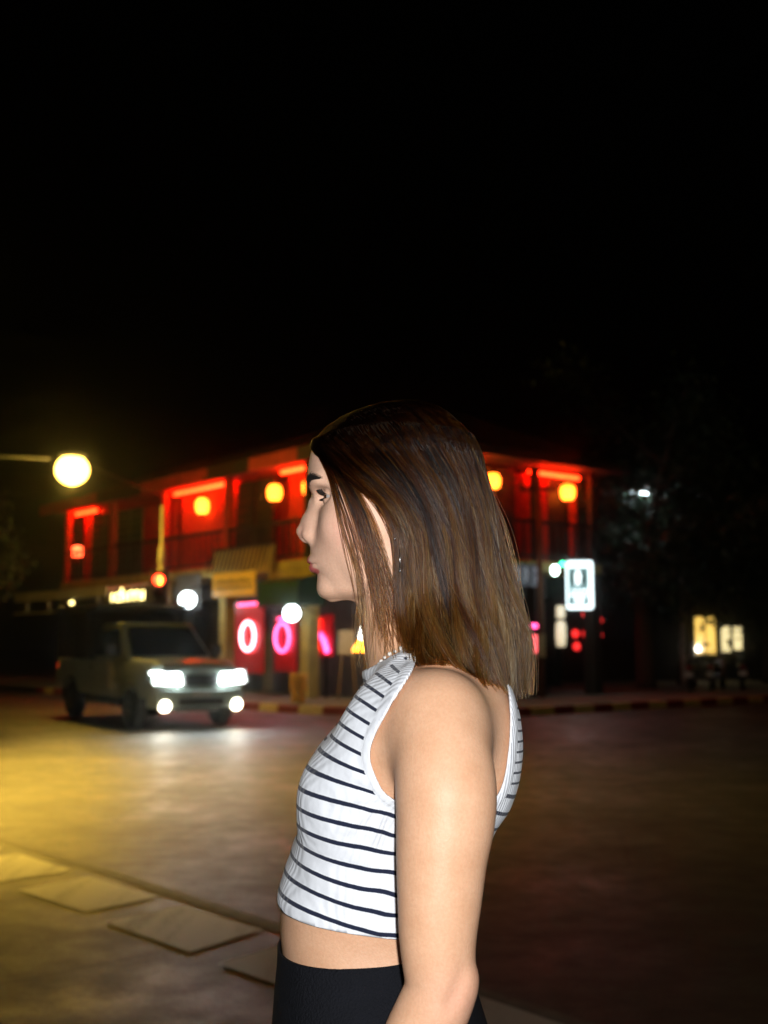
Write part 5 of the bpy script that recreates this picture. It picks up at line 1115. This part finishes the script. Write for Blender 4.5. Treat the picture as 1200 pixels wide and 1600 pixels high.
# ================================================================== trees
BARK = mat('bark', (.075,.055,.038), .9, var=.5, scale=9, bump=.8, bscale=18)
def leaf_material(name, col):
    m = mat(name, col, .5, var=.45, scale=2.5, spec=.4); return m
LEAF = leaf_material('leaf_green', (.045,.085,.028)); LEAF2 = leaf_material('leaf_dark_green', (.028,.055,.026))
def tree(loc, h, rad, nleaf, label, seed, m=LEAF, trunk_r=.16, crown_z=.55, leafs=.12, drop=.5):
    rg = np.random.default_rng(seed); t = empty('tree', loc, 0, label, 'tree', 'trees round the junction')
    mb_ = MB(); pts = [np.array([0,0,0]), np.array([rg.normal(0,.1),rg.normal(0,.1),h*.25]), np.array([rg.normal(0,.25),rg.normal(0,.25),h*.5]), np.array([rg.normal(0,.35),rg.normal(0,.35),h*.78])]
    c = catmull(pts, 5); mb_.tube(c, list(np.linspace(trunk_r,trunk_r*.35,len(c))), 10); tips = []
    for k in range(16):
        i = rg.integers(int(len(c)*.4), len(c)); a = rg.random()*6.28; up_ = rg.uniform(.15,.9); L_ = rad*rg.uniform(.5,1.0); d = np.array([math.cos(a),math.sin(a),up_]); d /= np.linalg.norm(d)
        q = [c[i], c[i]+d*L_*.5+[0,0,rg.normal(0,.12)], c[i]+d*L_+[0,0,rg.normal(0,.25)]]; q = catmull(q, 4); mb_.tube(q, list(np.linspace(trunk_r*.38,.015,len(q))), 6); tips += q[2:]
        for _ in range(3):
            b0 = q[rg.integers(2,len(q))]; d2 = d+rg.normal(0,.7,3); d2 /= np.linalg.norm(d2); e = b0+d2*L_*.45; mb_.tube([b0,e], [.02,.006], 5); tips += [e, .5*(b0+e)]
    mb_.build('trunk', BARK, t, True)
    tips = np.array(tips); ci = rg.integers(0, len(tips), nleaf); cl = rg.normal(0,1,(len(tips),3))
    ctr = tips[ci]+rg.normal(0,1,(nleaf,3))*rad*.13; nrm = rg.normal(0,1,(nleaf,3)); nrm[:,2] += .6; nrm /= np.linalg.norm(nrm,axis=1)[:,None]
    a = np.cross(nrm, rg.normal(0,1,(nleaf,3))); a /= np.linalg.norm(a,axis=1)[:,None]; b = np.cross(nrm, a); sz = leafs*rg.uniform(.6,1.3,(nleaf,1))
    V = np.stack([ctr-a*sz, ctr+b*sz*.42+nrm*sz*.12, ctr+a*sz, ctr-b*sz*.42+nrm*sz*.12], 1).reshape(-1,3); Q_ = np.arange(nleaf*4).reshape(-1,4)
    me = quad_mesh('crown', V, Q_); o = link('crown', me, m, t); return t
p = at_depth(-95,1090,30); tree((p[0]-.6,p[1],.14), 6.0, 2.2, 8000, 'dark tree with sparse leaves at the left edge below the street lamp arm', 11, LEAF2, .15)
p = at_depth(1010,1080,33); tree((p[0],p[1],.14), 8.2, 3.0, 11000, 'tall dark tree with a pale lit trunk right of the light box', 12, LEAF2, .30)
p = at_depth(1065,1080,36); tree((p[0],p[1],.14), 7.0, 2.4, 8000, 'slimmer dark tree just left of the big yellow window', 13, LEAF2, .16)
p = at_depth(1175,1080,37); tree((p[0]+.5,p[1],.14), 7.5, 2.8, 8000, 'dark tree at the right edge beside the yellow windows', 14, LEAF2, .2)
# cool white lamp half hidden in the leaves of the tall tree
LED = glow('cool_white_led', (.80,.95,1.0), 110.0)
h2 = at_depth(1003,774,33.4); t = empty('street_light', (h2[0]+1.2,h2[1]+.4,.14), 0, 'cool white street light half hidden in the leaves of the tall tree', 'street light')
MB().lathe([(.11,0),(.10,.1),(.06,h2[2]+.2)], seg=12).build('pole', GALV, t, True); MB().tube([(0,0,h2[2]-.05),(-.6,-.2,h2[2]+.12),(-1.15,-.38,h2[2]+.05)], .035, 6).build('arm', GALV, t, True)
MB().box(-1.55,-.95,-.52,-.28,h2[2]-.06,h2[2]+.03).build('head', GALV, t, bevel=.02); MB().box(-1.50,-1.0,-.49,-.31,h2[2]-.10,h2[2]-.061).build('led_panel', LED, t)

# ================================================================== thin scattering air, added for a bloom-like halo round the lamps
HZ = bpy.data.materials.new('lamp_halo_haze'); HZ.use_nodes = True; hn = HZ.node_tree; hn.nodes.remove(hn.nodes['Principled BSDF'])
pvn = hn.nodes.new('ShaderNodeVolumePrincipled'); pvn.inputs['Color'].default_value = (.9,.95,.92,1); pvn.inputs['Density'].default_value = .0015; pvn.inputs['Anisotropy'].default_value = .990
hn.links.new(pvn.outputs[0], hn.nodes['Material Output'].inputs['Volume'])
hz = MB().box(-300,300,-160,420,-1,14).build('halo_haze', HZ); tag(hz, kind='stuff')
